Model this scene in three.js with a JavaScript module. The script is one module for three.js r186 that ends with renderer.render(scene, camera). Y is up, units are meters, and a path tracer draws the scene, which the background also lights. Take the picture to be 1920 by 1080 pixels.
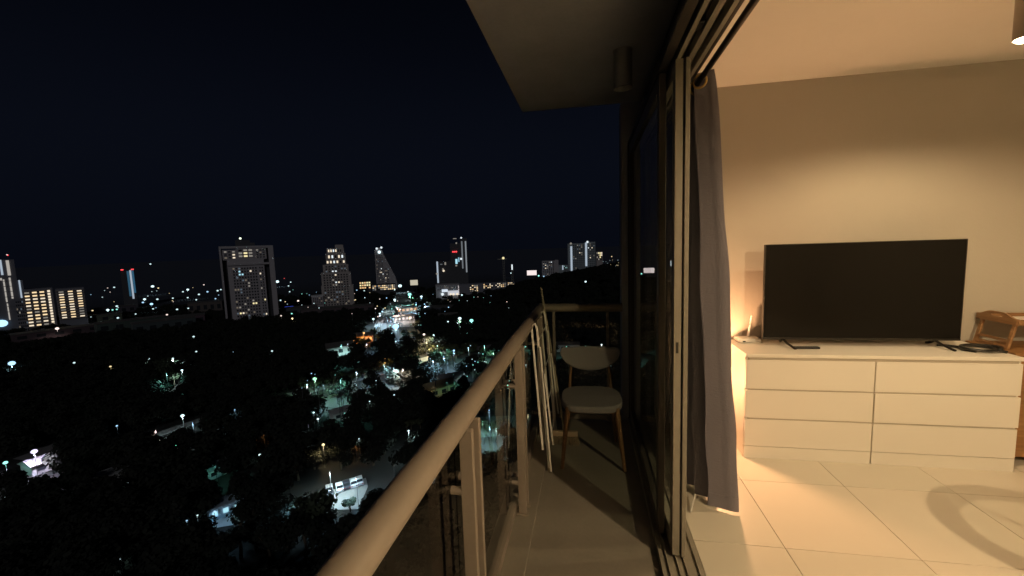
import * as THREE from 'three';
import { mergeGeometries, toCreasedNormals } from 'three/addons/utils/BufferGeometryUtils.js';
import { RoundedBoxGeometry } from 'three/addons/geometries/RoundedBoxGeometry.js';

// ---------------------------------------------------------------- camera, sky, moon, exposure
const scene = new THREE.Scene();
const EYE = 1.612;                                   // eye height over the room floor (y = 0)
const camera = new THREE.PerspectiveCamera(68.98, 16 / 9, 0.05, 6000);
const CX = new THREE.Vector3(0.98349307, -0.0325666, -0.17799099);   // camera right, up and back in the world
const CY = new THREE.Vector3(0.01377689, 0.99429211, -0.10579884);
const CZ = new THREE.Vector3(0.18042054, 0.10160026, 0.97832807);
camera.position.set(0, EYE, 0);
camera.quaternion.setFromRotationMatrix(new THREE.Matrix4().makeBasis(CX, CY, CZ));
camera.updateMatrixWorld();
scene.add(camera);

{ // night sky: deep navy, a little lighter over the city
  const W = 64, H = 64, d = new Float32Array(W * H * 4);
  for (let j = 0; j < H; j++) {
    const el = ((j + 0.5) / H - 0.5) * Math.PI, t = Math.max(0, el) / 0.28, k = 0.35 * Math.exp(-t * t * 0.5) + 0.7 * Math.exp(-(((Math.max(0, el) - 0.2) / 0.22) ** 2)), b = 0.0009;
    for (let i = 0; i < W; i++) { const q = (j * W + i) * 4; d[q] = 0.9 * (b * 0.8 + 0.0022 * k); d[q + 1] = 0.92 * (b * 1.2 + 0.0028 * k); d[q + 2] = 0.88 * (b * 2.8 + 0.0056 * k); d[q + 3] = 1; }
  }
  const sky = new THREE.DataTexture(d, W, H, THREE.RGBAFormat, THREE.FloatType);
  sky.mapping = THREE.EquirectangularReflectionMapping; sky.magFilter = THREE.LinearFilter; sky.minFilter = THREE.LinearFilter; sky.needsUpdate = true;
  scene.background = sky; scene.environment = sky;
}
const moon = new THREE.DirectionalLight(new THREE.Color(0.96, 0.95, 1.0), 0.20);
moon.position.set(0.30, 0.42, 0.85).multiplyScalar(400); moon.castShadow = true;
moon.shadow.mapSize.set(4096, 4096); moon.shadow.radius = 4;
Object.assign(moon.shadow.camera, { left: -600, right: 600, top: 600, bottom: -600, near: 1, far: 1600 });
scene.add(moon, moon.target);

const renderer = new THREE.WebGLRenderer({ antialias: true });
renderer.setSize(1024, 576);
renderer.toneMapping = THREE.LinearToneMapping;
renderer.toneMappingExposure = 1.0;
renderer.shadowMap.enabled = true;

// ---------------------------------------------------------------- helpers
let seed = 20241;
const rnd = () => { seed |= 0; seed = seed + 0x6D2B79F5 | 0; let t = Math.imul(seed ^ seed >>> 15, 1 | seed); t = t + Math.imul(t ^ t >>> 7, 61 | t) ^ t; return ((t ^ t >>> 14) >>> 0) / 4294967296; };
const rr = (a, b) => a + (b - a) * rnd();
const V = (x, y, z) => new THREE.Vector3(x, y, z);
const used = {};
function numbered(n) { const k = used[n] = (used[n] ?? -1) + 1; return k ? n + '_' + String(k).padStart(3, '0') : n; }
function tag(o, label, category, group) { o.userData.label = label; o.userData.category = category; if (group) o.userData.group = group; return o; }
function thing(name, label, category, pos = [0, 0, 0], turn = 0, group) {
  const o = new THREE.Group(); o.name = numbered(name); o.position.set(...pos); o.rotation.y = turn; scene.add(o); return tag(o, label, category, group);
}
function part(name, geos, mat, parent, extra) {
  const g = Array.isArray(geos) ? (geos.length > 1 ? mergeGeometries(geos.map(clean)) : geos[0]) : geos;
  const m = new THREE.Mesh(g, mat); m.name = name; m.castShadow = m.receiveShadow = true; parent.add(m);
  if (extra) Object.assign(m.userData, extra); return m;
}
function struct(name, geos, mat) { const m = part(numbered(name), geos, mat, scene); m.userData.kind = 'structure'; return m; }
function clean(g) { const h = g.index ? g.toNonIndexed() : g; for (const k of Object.keys(h.attributes)) if (!['position', 'normal', 'uv'].includes(k)) h.deleteAttribute(k); return h; }
// box between two corners, with uv in metres
function bx(x0, x1, y0, y1, z0, z1, bevel = 0) {
  const w = x1 - x0, h = y1 - y0, d = z1 - z0;
  const g = bevel ? new RoundedBoxGeometry(w, h, d, 2, Math.min(bevel, w / 2.01, h / 2.01, d / 2.01)) : new THREE.BoxGeometry(w, h, d);
  g.translate((x0 + x1) / 2, (y0 + y1) / 2, (z0 + z1) / 2); return uvm(g);
}
function uvm(g) {  // box-projected uv in metres
  const p = g.attributes.position, n = g.attributes.normal, uv = new Float32Array(p.count * 2);
  for (let i = 0; i < p.count; i++) {
    const ax = Math.abs(n.getX(i)), ay = Math.abs(n.getY(i)), az = Math.abs(n.getZ(i));
    if (ax >= ay && ax >= az) { uv[2 * i] = p.getZ(i); uv[2 * i + 1] = p.getY(i); } else if (ay >= az) { uv[2 * i] = p.getX(i); uv[2 * i + 1] = p.getZ(i); } else { uv[2 * i] = p.getX(i); uv[2 * i + 1] = p.getY(i); }
  }
  g.setAttribute('uv', new THREE.BufferAttribute(uv, 2)); return g;
}
function cyl(a, b, r0, r1 = r0, seg = 16, open = false) {
  const d = V().subVectors(b, a), g = new THREE.CylinderGeometry(r1, r0, d.length(), seg, 1, open);
  g.applyQuaternion(new THREE.Quaternion().setFromUnitVectors(V(0, 1, 0), d.clone().normalize())); g.translate((a.x + b.x) / 2, (a.y + b.y) / 2, (a.z + b.z) / 2); return g;
}
function tube(pts, r, n = 40, seg = 10, tension = 0.5) { return new THREE.TubeGeometry(new THREE.CatmullRomCurve3(pts.map(p => V(...p)), false, 'catmullrom', tension), n, r, seg); }
// tileable value noise as a texture: octaves of [cells across, weight]
function noiseTex(n, octaves, map, srgb, repeat = 1) {
  const h = new Float32Array(n * n);
  for (const [cx, cy, w] of octaves) {
    const g = Array.from({ length: cx * cy }, () => rnd());
    for (let j = 0; j < n; j++) for (let i = 0; i < n; i++) {
      const u = i / n * cx, v = j / n * cy, a = Math.floor(u), b = Math.floor(v), s = x => x * x * (3 - 2 * x), fu = s(u - a), fv = s(v - b), G = (p, q) => g[(q % cy) * cx + p % cx];
      h[j * n + i] += w * ((G(a, b) * (1 - fu) + G(a + 1, b) * fu) * (1 - fv) + (G(a, b + 1) * (1 - fu) + G(a + 1, b + 1) * fu) * fv - 0.5);
    }
  }
  const d = new Uint8Array(n * n * 4);
  for (let i = 0; i < n * n; i++) { const c = map(h[i] + 0.5); for (let k = 0; k < 3; k++) d[i * 4 + k] = Math.max(0, Math.min(255, c[k] * 255)); d[i * 4 + 3] = 255; }
  const t = new THREE.DataTexture(d, n, n, THREE.RGBAFormat); t.wrapS = t.wrapT = THREE.RepeatWrapping; t.magFilter = THREE.LinearFilter; t.minFilter = THREE.LinearMipmapLinearFilter; t.generateMipmaps = true;
  if (srgb) t.colorSpace = THREE.SRGBColorSpace; t.repeat.set(repeat, repeat); t.needsUpdate = true; return t;
}
const grey = x => [x, x, x];
function M(r, g, b, rough = 0.7, o = {}) { const m = new THREE.MeshStandardMaterial({ roughness: rough, ...o }); m.color.setRGB(r, g, b); return m; }
function glow(r, g, b, k = 1) { const m = new THREE.MeshStandardMaterial({ roughness: 0.6 }); m.color.setRGB(0.3, 0.3, 0.3); m.emissive.setRGB(r, g, b); m.emissiveIntensity = k; return m; }

const paintBump = noiseTex(256, [[8, 8, 0.3], [32, 32, 0.3], [96, 96, 0.4]], grey, false, 1.2);
const mottle = noiseTex(256, [[3, 3, 0.5], [9, 9, 0.3], [40, 40, 0.2]], x => grey(0.955 + 0.05 * (x - 0.5)), false, 0.55);
const roughVar = noiseTex(256, [[4, 4, 0.6], [20, 20, 0.4]], x => grey(0.9 + 0.12 * (x - 0.5)), false, 0.7);
const weave = noiseTex(256, [[128, 16, 0.5], [16, 128, 0.5], [8, 8, 0.4]], grey, false, 6);
const woodMap = noiseTex(256, [[2, 40, 0.7], [4, 110, 0.4], [3, 3, 0.3]], x => [0.80 + 0.3 * (x - 0.5), 0.76 + 0.4 * (x - 0.5), 0.70 + 0.5 * (x - 0.5)], false, 2.2);
const concrete = noiseTex(256, [[4, 4, 0.4], [16, 16, 0.3], [90, 90, 0.3]], x => grey(0.88 + 0.22 * (x - 0.5)), false, 0.9);

const MAT = {
  wall: M(0.46, 0.425, 0.37, 0.85, { map: mottle, bumpMap: paintBump, bumpScale: 0.0006 }),
  ceil: M(0.82, 0.80, 0.76, 0.9, { map: mottle, bumpMap: paintBump, bumpScale: 0.0005 }),
  plaster: M(0.45, 0.475, 0.55, 0.9, { map: concrete, bumpMap: paintBump, bumpScale: 0.001 }),
  tile: [M(0.62, 0.58, 0.50, 0.42, { map: mottle, roughnessMap: roughVar }), M(0.64, 0.59, 0.51, 0.44, { map: mottle, roughnessMap: roughVar }), M(0.60, 0.565, 0.49, 0.40, { map: mottle, roughnessMap: roughVar })],
  grout: M(0.20, 0.17, 0.13, 0.95),
  white: M(0.76, 0.73, 0.67, 0.38, { roughnessMap: roughVar, bumpMap: paintBump, bumpScale: 0.0002 }),
  gap: M(0.50, 0.45, 0.38, 0.8),
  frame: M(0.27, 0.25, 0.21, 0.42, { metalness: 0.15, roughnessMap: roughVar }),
  frameShade: M(0.075, 0.066, 0.058, 0.5, { metalness: 0.2 }),  // darker copy of the frame colour, shade painted in for the outermost panel
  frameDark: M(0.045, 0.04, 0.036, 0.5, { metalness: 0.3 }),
  rail: M(0.27, 0.232, 0.20, 0.5, { map: concrete, roughnessMap: roughVar, bumpMap: paintBump, bumpScale: 0.0004 }),
  black: M(0.012, 0.012, 0.012, 0.35),
  blackMetal: M(0.02, 0.018, 0.016, 0.4, { metalness: 0.5 }),
  balconyTile: M(0.24, 0.22, 0.19, 0.55, { map: concrete, roughnessMap: roughVar, bumpMap: paintBump, bumpScale: 0.0008 }),
  curtain: M(0.19, 0.18, 0.22, 0.95, { bumpMap: weave, bumpScale: 0.0012, side: THREE.DoubleSide }),
  brass: M(0.62, 0.45, 0.16, 0.28, { metalness: 1 }),
  wood: M(0.36, 0.19, 0.075, 0.5, { map: woodMap }),
  chairWood: M(0.20, 0.115, 0.055, 0.5, { map: woodMap }),
  bamboo: M(0.34, 0.19, 0.09, 0.45, { map: woodMap }),
  greyShell: M(0.20, 0.19, 0.20, 0.75, { bumpMap: weave, bumpScale: 0.0005 }),
  whiteMetal: M(0.80, 0.78, 0.74, 0.4),
};
const glass = new THREE.MeshPhysicalMaterial({ roughness: 0.0, metalness: 0, transmission: 1, thickness: 0, ior: 1.5 }); glass.color.setRGB(0.80, 0.84, 0.82);
const WARM = new THREE.Color(1.0, 0.71, 0.385);

// ---------------------------------------------------------------- the room and the balcony (structure)
const CEIL = 2.792, BF = -0.038, TVZ = -3.68, FAC = 0.46, OPEN = 0.9;
{
  const base = struct('floor', bx(0.535, 4.4, -0.06, -0.010, TVZ, 2.2), MAT.grout);
  const gs = [0, 1, 2].map(() => bx(-0.3055, 0.3055, -0.0094, 0, -0.320, 0.320, 0.0015));
  for (let i = -1; i < 6; i++) for (let j = 0; j < 10; j++) {
    let x0 = 0.985 + 0.613 * i, x1 = x0 + 0.613, z1 = -2.241 + 0.643 * (j - 2) + 0.643, z0 = z1 - 0.643;
    x0 = Math.max(x0, 0.535); x1 = Math.min(x1, 4.4); z0 = Math.max(z0, TVZ); z1 = Math.min(z1, 2.2);
    if (x1 - x0 < 0.02 || z1 - z0 < 0.02) continue;
    const t = part('tile', bx(x0 + 0.0015, x1 - 0.0015, -0.0096, 0.0, z0 + 0.0015, z1 - 0.0015, 0.001), MAT.tile[Math.floor(rnd() * 3)], base);
  }
}
struct('ceiling', bx(0.58, 4.4, CEIL, CEIL + 0.18, TVZ, 2.2), MAT.ceil);
struct('wall_front', bx(0.46, 4.6, -0.06, CEIL + 0.18, TVZ - 0.18, TVZ), MAT.wall);
struct('wall_right', bx(4.4, 4.6, -0.06, CEIL + 0.18, TVZ, 2.4), MAT.wall);
struct('wall_rear', bx(0.46, 4.4, -0.06, CEIL + 0.18, 2.2, 2.4), MAT.wall);
struct('wall_left', bx(0.46, 0.66, -0.06, CEIL + 0.18, OPEN + 0.06, 2.2), MAT.plaster);
part('baseboard', [bx(2.80, 4.4, 0, 0.08, TVZ, TVZ + 0.014, 0.003), bx(0.68, 1.09, 0, 0.08, TVZ, TVZ + 0.014, 0.003)], MAT.white, scene.getObjectByName('wall_front'));
{
  const f = struct('balcony_floor', bx(-0.56, 0.335, -0.24, BF, -3.90, 1.6), MAT.balconyTile);
  part('kerb', bx(-0.56, -0.335, BF, BF + 0.022, -3.90, 1.6, 0.006), MAT.balconyTile, f);
}
struct('balcony_ceiling', bx(-0.563, FAC, CEIL, CEIL + 0.2, -3.852, 1.6), MAT.plaster);
struct('balcony_wall', bx(-0.56, 0.46, BF, CEIL, 1.6, 1.75), MAT.plaster);
struct('wall_column', bx(0.288, 0.462, BF, CEIL, -4.05, -3.852, 0.004), MAT.plaster);
// our own tower above and below this floor, out of frame: it keeps the moon off the balcony
struct('apartment_tower', [bx(-0.55, 14, CEIL + 0.21, 34, -3.9, 26), bx(0.45, 14, -60.3, -0.25, -3.9, 26), bx(4.62, 14, -0.24, CEIL + 0.2, -3.9, 26), bx(-0.55, 4.6, -0.24, CEIL + 0.2, 2.42, 26)], MAT.plaster);

// ---------------------------------------------------------------- sliding doors, their frame, curtain and rod
{
  const f = thing('door_frame', 'dark metal sliding door frame with three head tracks over the balcony opening', 'door frame');
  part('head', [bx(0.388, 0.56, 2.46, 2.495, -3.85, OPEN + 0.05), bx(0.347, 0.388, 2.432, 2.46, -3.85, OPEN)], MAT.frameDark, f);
  part('lintel', bx(0.462, 0.578, 2.496, CEIL + 0.1, -3.85, OPEN + 0.05), MAT.frameDark, f);
  for (const [a, b] of [[0.400, 0.420], [0.450, 0.475], [0.503, 0.522]]) part('track', bx(a, b, 2.418, 2.4595, -3.84, OPEN, 0.002), MAT.frame, f);
  part('head_trim', bx(0.545, 0.5605, 2.452, 2.4595, -3.66, OPEN, 0.002), MAT.frameDark, f);
  part('track_stop', bx(0.420, 0.450, 2.43, 2.4595, -1.86, -1.79, 0.004), MAT.black, f);
  part('sill', [bx(0.336, 0.533, BF - 0.2, 0.004, -3.85, OPEN)], MAT.frame, f);
  for (const x of [0.365, 0.411, 0.447, 0.505]) part('sill_track', bx(x, x + 0.006, 0.004, 0.018, -3.84, OPEN, 0.001), MAT.frame, f);
  part('jamb', bx(0.345, 0.66, BF, 2.4599, OPEN, OPEN + 0.055, 0.003), MAT.frame, f);
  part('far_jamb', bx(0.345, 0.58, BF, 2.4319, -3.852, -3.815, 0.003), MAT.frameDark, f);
}
function slidingDoor(x0, x1, z0, z1, label, lock, mat = MAT.frame) {
  const d = thing('sliding_door', label, 'sliding door', [(x0 + x1) / 2, 0.019, (z0 + z1) / 2], 0);
  const cx = (x0 + x1) / 2, cz = (z0 + z1) / 2, L = (a, b, c, e, g, h, m) => bx(a - cx, b - cx, c - 0.019, e - 0.019, g - cz, h - cz, m);
  part('stile', L(x0, x1, 0.02, 2.422, z1 - 0.062, z1, 0.003), mat, d);
  part('stile', L(x0, x1, 0.02, 2.422, z0, z0 + 0.062, 0.003), mat, d);
  part('rail', L(x0, x1, 0.02, 0.11, z0 + 0.062, z1 - 0.062, 0.002), mat, d);
  part('rail', L(x0, x1, 2.35, 2.422, z0 + 0.062, z1 - 0.062, 0.002), mat, d);
  const g = new THREE.PlaneGeometry(z1 - z0 - 0.124, 2.24); g.rotateY(Math.PI / 2); g.translate(0, 1.23 - 0.019, 0);
  part('glass_pane', g, glass, d);
  for (const s of [-1, 1]) part('gasket', L(cx + s * 0.006 - 0.003, cx + s * 0.006 + 0.003, 0.11, 2.35, z1 - 0.072, z1 - 0.062), MAT.black, d);
  if (lock) part('lock_keeper', L(cx - 0.007, cx + 0.005, 1.068, 1.122, z1 - 0.002, z1 + 0.0015), MAT.black, d);
  return d;
}
slidingDoor(0.352, 0.386, -3.80, -2.24, 'outermost stacked glass door panel, shade painted into its frame, farthest back', false, MAT.frameShade);
slidingDoor(0.397, 0.432, -3.70, -2.085, 'stacked glass door panel with a dark lock slot in its taupe edge', true);
slidingDoor(0.439, 0.460, -3.72, -2.075, 'innermost stacked glass door panel with a thin bright edge beside the curtain', false);

const rod = thing('curtain_rod', 'black round curtain rod running under the room ceiling', 'curtain rod', [0.607, 2.467, -1.4]);
part('rod', cyl(V(0, 0, -2.2), V(0, 0, 2.2), 0.0145, 0.0145, 20), MAT.blackMetal, rod);
for (const z of [-2.15, 0.3, 2.1]) part('bracket', [bx(-0.012, 0.012, 0, 0.3245, z - 0.01, z + 0.01, 0.002), cyl(V(0, 0, z - 0.012), V(0, 0, z + 0.012), 0.022, 0.022, 18)], MAT.blackMetal, rod);
{
  const c = thing('curtain', 'grey fabric curtain gathered in folds at the edge of the open sliding door', 'curtain', [0.70, 0, -2.9]);
  const nu = 420, nv = 60, folds = 10.5, pos = [], uv = [], idx = [];
  for (let j = 0; j <= nv; j++) for (let i = 0; i <= nu; i++) {
    const v = j / nv, s = i / nu, y = 2.52 - 2.508 * v, th = s * folds * 2 * Math.PI;
    const front = Math.exp(-s * 10), xc = -0.072 + (0.128 * front + 0.03) * Math.pow(v, 0.8);
    const amp = (0.046 + 0.012 * v) * (1 + 0.15 * Math.sin(3 * th + 1)), w = 0.004 * Math.sin(v * 17 + th) + 0.006 * v * Math.sin(v * 6 + i * 0.13) + 0.003 * Math.sin(v * 34 + i * 0.05) * v;
    const x = xc + amp * Math.sign(Math.cos(th)) * Math.pow(Math.abs(Math.cos(th)), 0.8) + w;
    const z = 0.37 - 1.12 * s + 0.010 * Math.sin(2 * th) + w * 0.8 + 0.03 * v * (1 - s);
    pos.push(x, y, z); uv.push(s * 3.2, y);
    if (i < nu && j < nv) { const a = j * (nu + 1) + i, b = a + nu + 1; idx.push(a, b, a + 1, a + 1, b, b + 1); }
  }
  const g = new THREE.BufferGeometry(); g.setAttribute('position', new THREE.Float32BufferAttribute(pos, 3)); g.setAttribute('uv', new THREE.Float32BufferAttribute(uv, 2)); g.setIndex(idx); g.computeVertexNormals();
  part('fabric', g, MAT.curtain, c);
  part('hem', (() => { const h = []; for (let i = 0; i <= 40; i++) { const k = Math.round(i / 40 * nu * 0.047), o = ((nv - 2) * (nu + 1) + k) * 3; h.push([pos[o], pos[o + 1], pos[o + 2] + 0.002]); } return tube(h, 0.0014, 60, 6); })(), MAT.curtain, c);
  for (let k = 0; k < 10; k++) {
    const r = new THREE.TorusGeometry(0.034, 0.0062, 12, 32); r.rotateY(k % 2 ? 0.52 : -0.52); r.translate(-0.090, 2.467, 0.362 - 0.0533 * 2 * k);
    part('grommet', r, MAT.brass, c);
  }
}
{
  const w = tag(part(numbered('cable'), tube([[0.575, 0.012, -2.47], [0.60, 0.03, -2.53], [0.626, 0.052, -2.59]], 0.0045, 12, 8), MAT.whiteMetal, scene), 'short white cable end poking out on the floor behind the door edge', 'cable');
}

// ---------------------------------------------------------------- chest of drawers and what stands on it
const DX0 = 1.106, DX1 = 2.768, DZ = -3.196, DTOP = 0.78;
{
  const d = thing('dresser', 'wide white chest of six drawers under the television', 'dresser', [(DX0 + DX1) / 2, 0, (DZ + TVZ) / 2]);
  const cx = (DX0 + DX1) / 2, cz = (DZ + TVZ) / 2, L = (a, b, c, e, g, h, m) => bx(a - cx, b - cx, c, e, g - cz, h - cz, m), mid = 1.926;
  part('top', L(DX0 - 0.002, DX1 + 0.002, DTOP - 0.024, DTOP, TVZ + 0.004, DZ + 0.004, 0.002), MAT.white, d);
  part('side_panel', L(DX0, DX0 + 0.02, 0, DTOP - 0.0245, TVZ + 0.005, DZ - 0.020, 0.001), MAT.white, d);
  part('side_panel', L(DX1 - 0.02, DX1, 0, DTOP - 0.0245, TVZ + 0.005, DZ - 0.020, 0.001), MAT.white, d);
  part('carcass', [L(DX0 + 0.021, DX1 - 0.021, 0.02, DTOP - 0.026, TVZ + 0.01, DZ - 0.010)], MAT.gap, d);
  const rows = [[0.093, 0.294], [0.306, 0.512], [0.524, 0.735]];
  for (const [a, b] of [[DX0 + 0.002, mid - 0.004], [mid + 0.004, DX1 - 0.003]]) {
    for (const [y0, y1] of rows) { const out = (a > 1.5 && y0 > 0.3 && y0 < 0.5) ? 0.004 : 0; part('drawer', L(a, b, y0, y1, DZ - 0.0195 + out, DZ - 0.001 + out, 0.0015), MAT.white, d); }
    part('plinth', L(a, b, 0.0, 0.089, DZ - 0.0195, DZ - 0.0025, 0.001), MAT.white, d);
  }
}
{
  const t = thing('television', 'large black flat television on two splayed feet on the white dresser', 'television', [1.955, DTOP, -3.46], 0.0);
  part('back_cover', [bx(-0.644, 0.644, 0.052, 0.772, -0.028, 0.0, 0.004), bx(-0.35, 0.35, 0.1, 0.5, -0.06, -0.028, 0.01)], MAT.black, t);
  part('bezel', [bx(-0.646, 0.646, 0.768, 0.774, -0.012, 0.006, 0.001), bx(-0.646, 0.646, 0.050, 0.064, -0.012, 0.007, 0.001), bx(-0.646, -0.640, 0.064, 0.768, -0.012, 0.006, 0.001), bx(0.640, 0.646, 0.064, 0.768, -0.012, 0.006, 0.001)], M(0.022, 0.02, 0.018, 0.35, { metalness: 0.4 }), t);
  part('screen', bx(-0.640, 0.640, 0.064, 0.768, 0.0, 0.003), (() => { const m = new THREE.MeshPhysicalMaterial({ roughness: 0.2, specularIntensity: 0.35 }); m.color.setRGB(0.005, 0.0045, 0.004); return m; })(), t);
  for (const s of [-0.50, 0.50]) {
    part('foot', [tube([[s + 0.00, 0.055, -0.012], [s + 0.005, 0.035, 0.03], [s + 0.025, 0.012, 0.10], [s + 0.034, 0.006, 0.124]], 0.0085, 20, 8), tube([[s, 0.055, -0.015], [s + 0.01, 0.03, -0.05], [s + 0.025, 0.01, -0.11], [s + 0.03, 0.006, -0.13]], 0.0085, 20, 8)], MAT.blackMetal, t);
  }
}
{
  const r = thing('remote_control', 'black remote control lying behind the left foot of the television', 'remote control', [1.575, DTOP, -3.37], 0.05);
  part('body', bx(-0.085, 0.085, 0.0015, 0.017, -0.02, 0.02, 0.006), MAT.black, r);
  for (let i = 0; i < 7; i++) part('button', cyl(V(-0.06 + i * 0.018, 0.016, 0), V(-0.06 + i * 0.018, 0.0185, 0), 0.0045, 0.0045, 10), M(0.08, 0.08, 0.08, 0.6), r);
}
{
  const r = thing('router', 'small white router with one upright antenna beside the television', 'router', [1.245, DTOP, -3.585], 0.12);
  part('body', bx(-0.085, 0.085, 0.0015, 0.036, -0.055, 0.055, 0.01), MAT.whiteMetal, r);
  part('antenna', [cyl(V(0.012, 0.02, -0.02), V(0.045, 0.205, -0.03), 0.0085, 0.0075, 12)], MAT.whiteMetal, r);
  part('hinge', new THREE.SphereGeometry(0.010, 12, 8).translate(0.012, 0.026, -0.04), MAT.whiteMetal, r);
  part('port', bx(-0.06, -0.04, 0.010, 0.019, 0.0545, 0.0562), MAT.black, r);
  tag(part(numbered('cable'), tube([[1.165, 0.786, -3.60], [1.185, 0.815, -3.635], [1.22, 0.80, -3.655], [1.30, 0.786, -3.66], [1.37, 0.785, -3.64]], 0.0028, 40, 6), M(0.25, 0.2, 0.16, 0.6), scene), 'thin cable looping behind the white router on the dresser', 'cable');
}
{
  const pts = [[2.49, 0.788, -3.50], [2.56, 0.79, -3.44]]; for (let i = 0; i <= 44; i++) { const a = 2.4 + i / 44 * Math.PI * 2 * 1.75, q = 1 + 0.13 * Math.sin(a * 1.6); pts.push([2.655 + 0.095 * q * Math.cos(a), 0.789 + i * 0.0004, -3.375 + 0.085 * q * Math.sin(a)]); }
  pts.push([2.72, 0.80, -3.31], [2.755, 0.79, -3.30]);
  tag(part(numbered('cable_coil'), tube(pts, 0.0105, 240, 8), MAT.black, scene), 'black cable coiled on the dresser right of the television', 'cable coil');
}
{
  const s = thing('side_cabinet', 'brown wooden cabinet right of the white dresser, cut by the photo edge', 'cabinet', [3.25, 0, -3.47]);
  part('top', bx(-0.465, 0.46, 0.765, 0.787, -0.19, 0.19, 0.003), MAT.wood, s); part('body', bx(-0.455, 0.45, 0.06, 0.7645, -0.185, 0.175, 0.002), MAT.wood, s);
  part('door', bx(-0.45, -0.003, 0.07, 0.755, 0.1755, 0.19, 0.002), MAT.wood, s); part('door', bx(0.003, 0.445, 0.07, 0.755, 0.1755, 0.19, 0.002), MAT.wood, s);
  for (const x of [-0.42, 0.41]) for (const z of [-0.15, 0.15]) part('leg', bx(x - 0.02, x + 0.02, 0, 0.0605, z - 0.02, z + 0.02, 0.002), MAT.wood, s);
}
{ // folding bed tray
  const t = thing('bed_tray', 'brown wooden folding bed tray with a grip hole, right of the television', 'tray', [3.12, 0.787, -3.505], 0.0);
  const W2 = 0.27, D2 = 0.150, top = 0.185;
  part('tray_bottom', bx(-W2, W2, top - 0.006, top, -D2, D2, 0.001), M(0.78, 0.74, 0.68, 0.35), t);
  // end boards with a grip hole and a wavy top
  const end = new THREE.Shape(); end.moveTo(-D2, -0.012); end.lineTo(D2, -0.012); end.lineTo(D2, 0.028);
  end.bezierCurveTo(D2 * 0.7, 0.028, D2 * 0.55, 0.058, D2 * 0.25, 0.06); end.lineTo(-D2 * 0.25, 0.06); end.bezierCurveTo(-D2 * 0.55, 0.058, -D2 * 0.7, 0.028, -D2, 0.028); end.lineTo(-D2, -0.012);
  const hole = new THREE.Path(); hole.absellipse(0, 0.036, 0.05, 0.0115, 0, Math.PI * 2); end.holes.push(hole);
  for (const s of [-1, 1]) { const g = new THREE.ExtrudeGeometry(end, { depth: 0.012, bevelEnabled: true, bevelSize: 0.0015, bevelThickness: 0.0015, bevelSegments: 2, curveSegments: 14 }); g.rotateY(Math.PI / 2); g.translate(s * (W2 + 0.002) - 0.006, top, 0); part('handle', g, MAT.bamboo, t); }
  for (const s of [-1, 1]) part('tray_rim', bx(-W2 - 0.004, W2 + 0.004, top - 0.012, top + 0.026, s * D2 - 0.006, s * D2 + 0.006, 0.002), MAT.bamboo, t);
  for (const s of [-1, 1]) {  // a leg frame at each end, splayed outwards
    const fr = [], a = s * (W2 - 0.015), b = s * (W2 + 0.03);
    for (const e of [-1, 1]) { const z = e * (D2 - 0.03); const g = new RoundedBoxGeometry(0.016, 0.188, 0.024, 2, 0.003); g.rotateZ(Math.atan2(b - a, 0.2) * 1.0); g.translate((a + b) / 2, 0.0925, z); part('leg', uvm(g), MAT.bamboo, t); }
    part('crossbar', [bx(b - s * 0.012 - 0.006, b - s * 0.012 + 0.006, 0.05, 0.068, -D2 + 0.02, D2 - 0.02, 0.002)], MAT.bamboo, t);
    part('crossbar', [bx(b - s * 0.004 - 0.006, b - s * 0.004 + 0.006, 0.012, 0.03, -D2 + 0.02, D2 - 0.02, 0.002)], MAT.bamboo, t);
  }
}

// ---------------------------------------------------------------- lamps of the room
function ceilingSpot(x, z, H, label, cd, cut, soft) {
  const L = thing('ceiling_lamp', label, 'ceiling lamp', [x, CEIL - 0.002, z]);
  part('housing', [cyl(V(0, -H, 0), V(0, 0, 0), 0.047, 0.047, 36, true), cyl(V(0, -H, 0), V(0, -H + 0.03, 0), 0.0465, 0.04, 36, true), cyl(V(0, -0.004, 0), V(0, -0.0005, 0), 0.052, 0.052, 36)], M(0.30, 0.26, 0.22, 0.5, { side: THREE.DoubleSide }), L);
  part('lamp_lens', new THREE.SphereGeometry(0.041, 28, 12, 0, Math.PI * 2, Math.PI / 2, Math.PI / 2).scale(1, 0.45, 1).translate(0, -H + 0.002, 0), glow(1, 0.74, 0.40, 30), L);
  const s = new THREE.SpotLight(WARM, cd, 0, cut, soft, 2); s.position.set(x, CEIL - H - 0.026, z); s.target.position.set(x, 0, z); s.castShadow = true; s.shadow.radius = 2.0; scene.add(s, s.target);
}
ceilingSpot(2.135, -2.60, 0.25, 'lit cylinder ceiling spot at the right edge above the television wall', 6.0, 1.40, 0.26);
ceilingSpot(2.325, 0.15, 0.15, 'lit cylinder ceiling spot over the middle of the room, outside the view', 31, 1.492, 0.2);
ceilingSpot(2.325, 1.40, 0.15, 'lit cylinder ceiling spot nearest the rear of the room, outside the view', 6.5, 1.3, 0.3);
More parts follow.
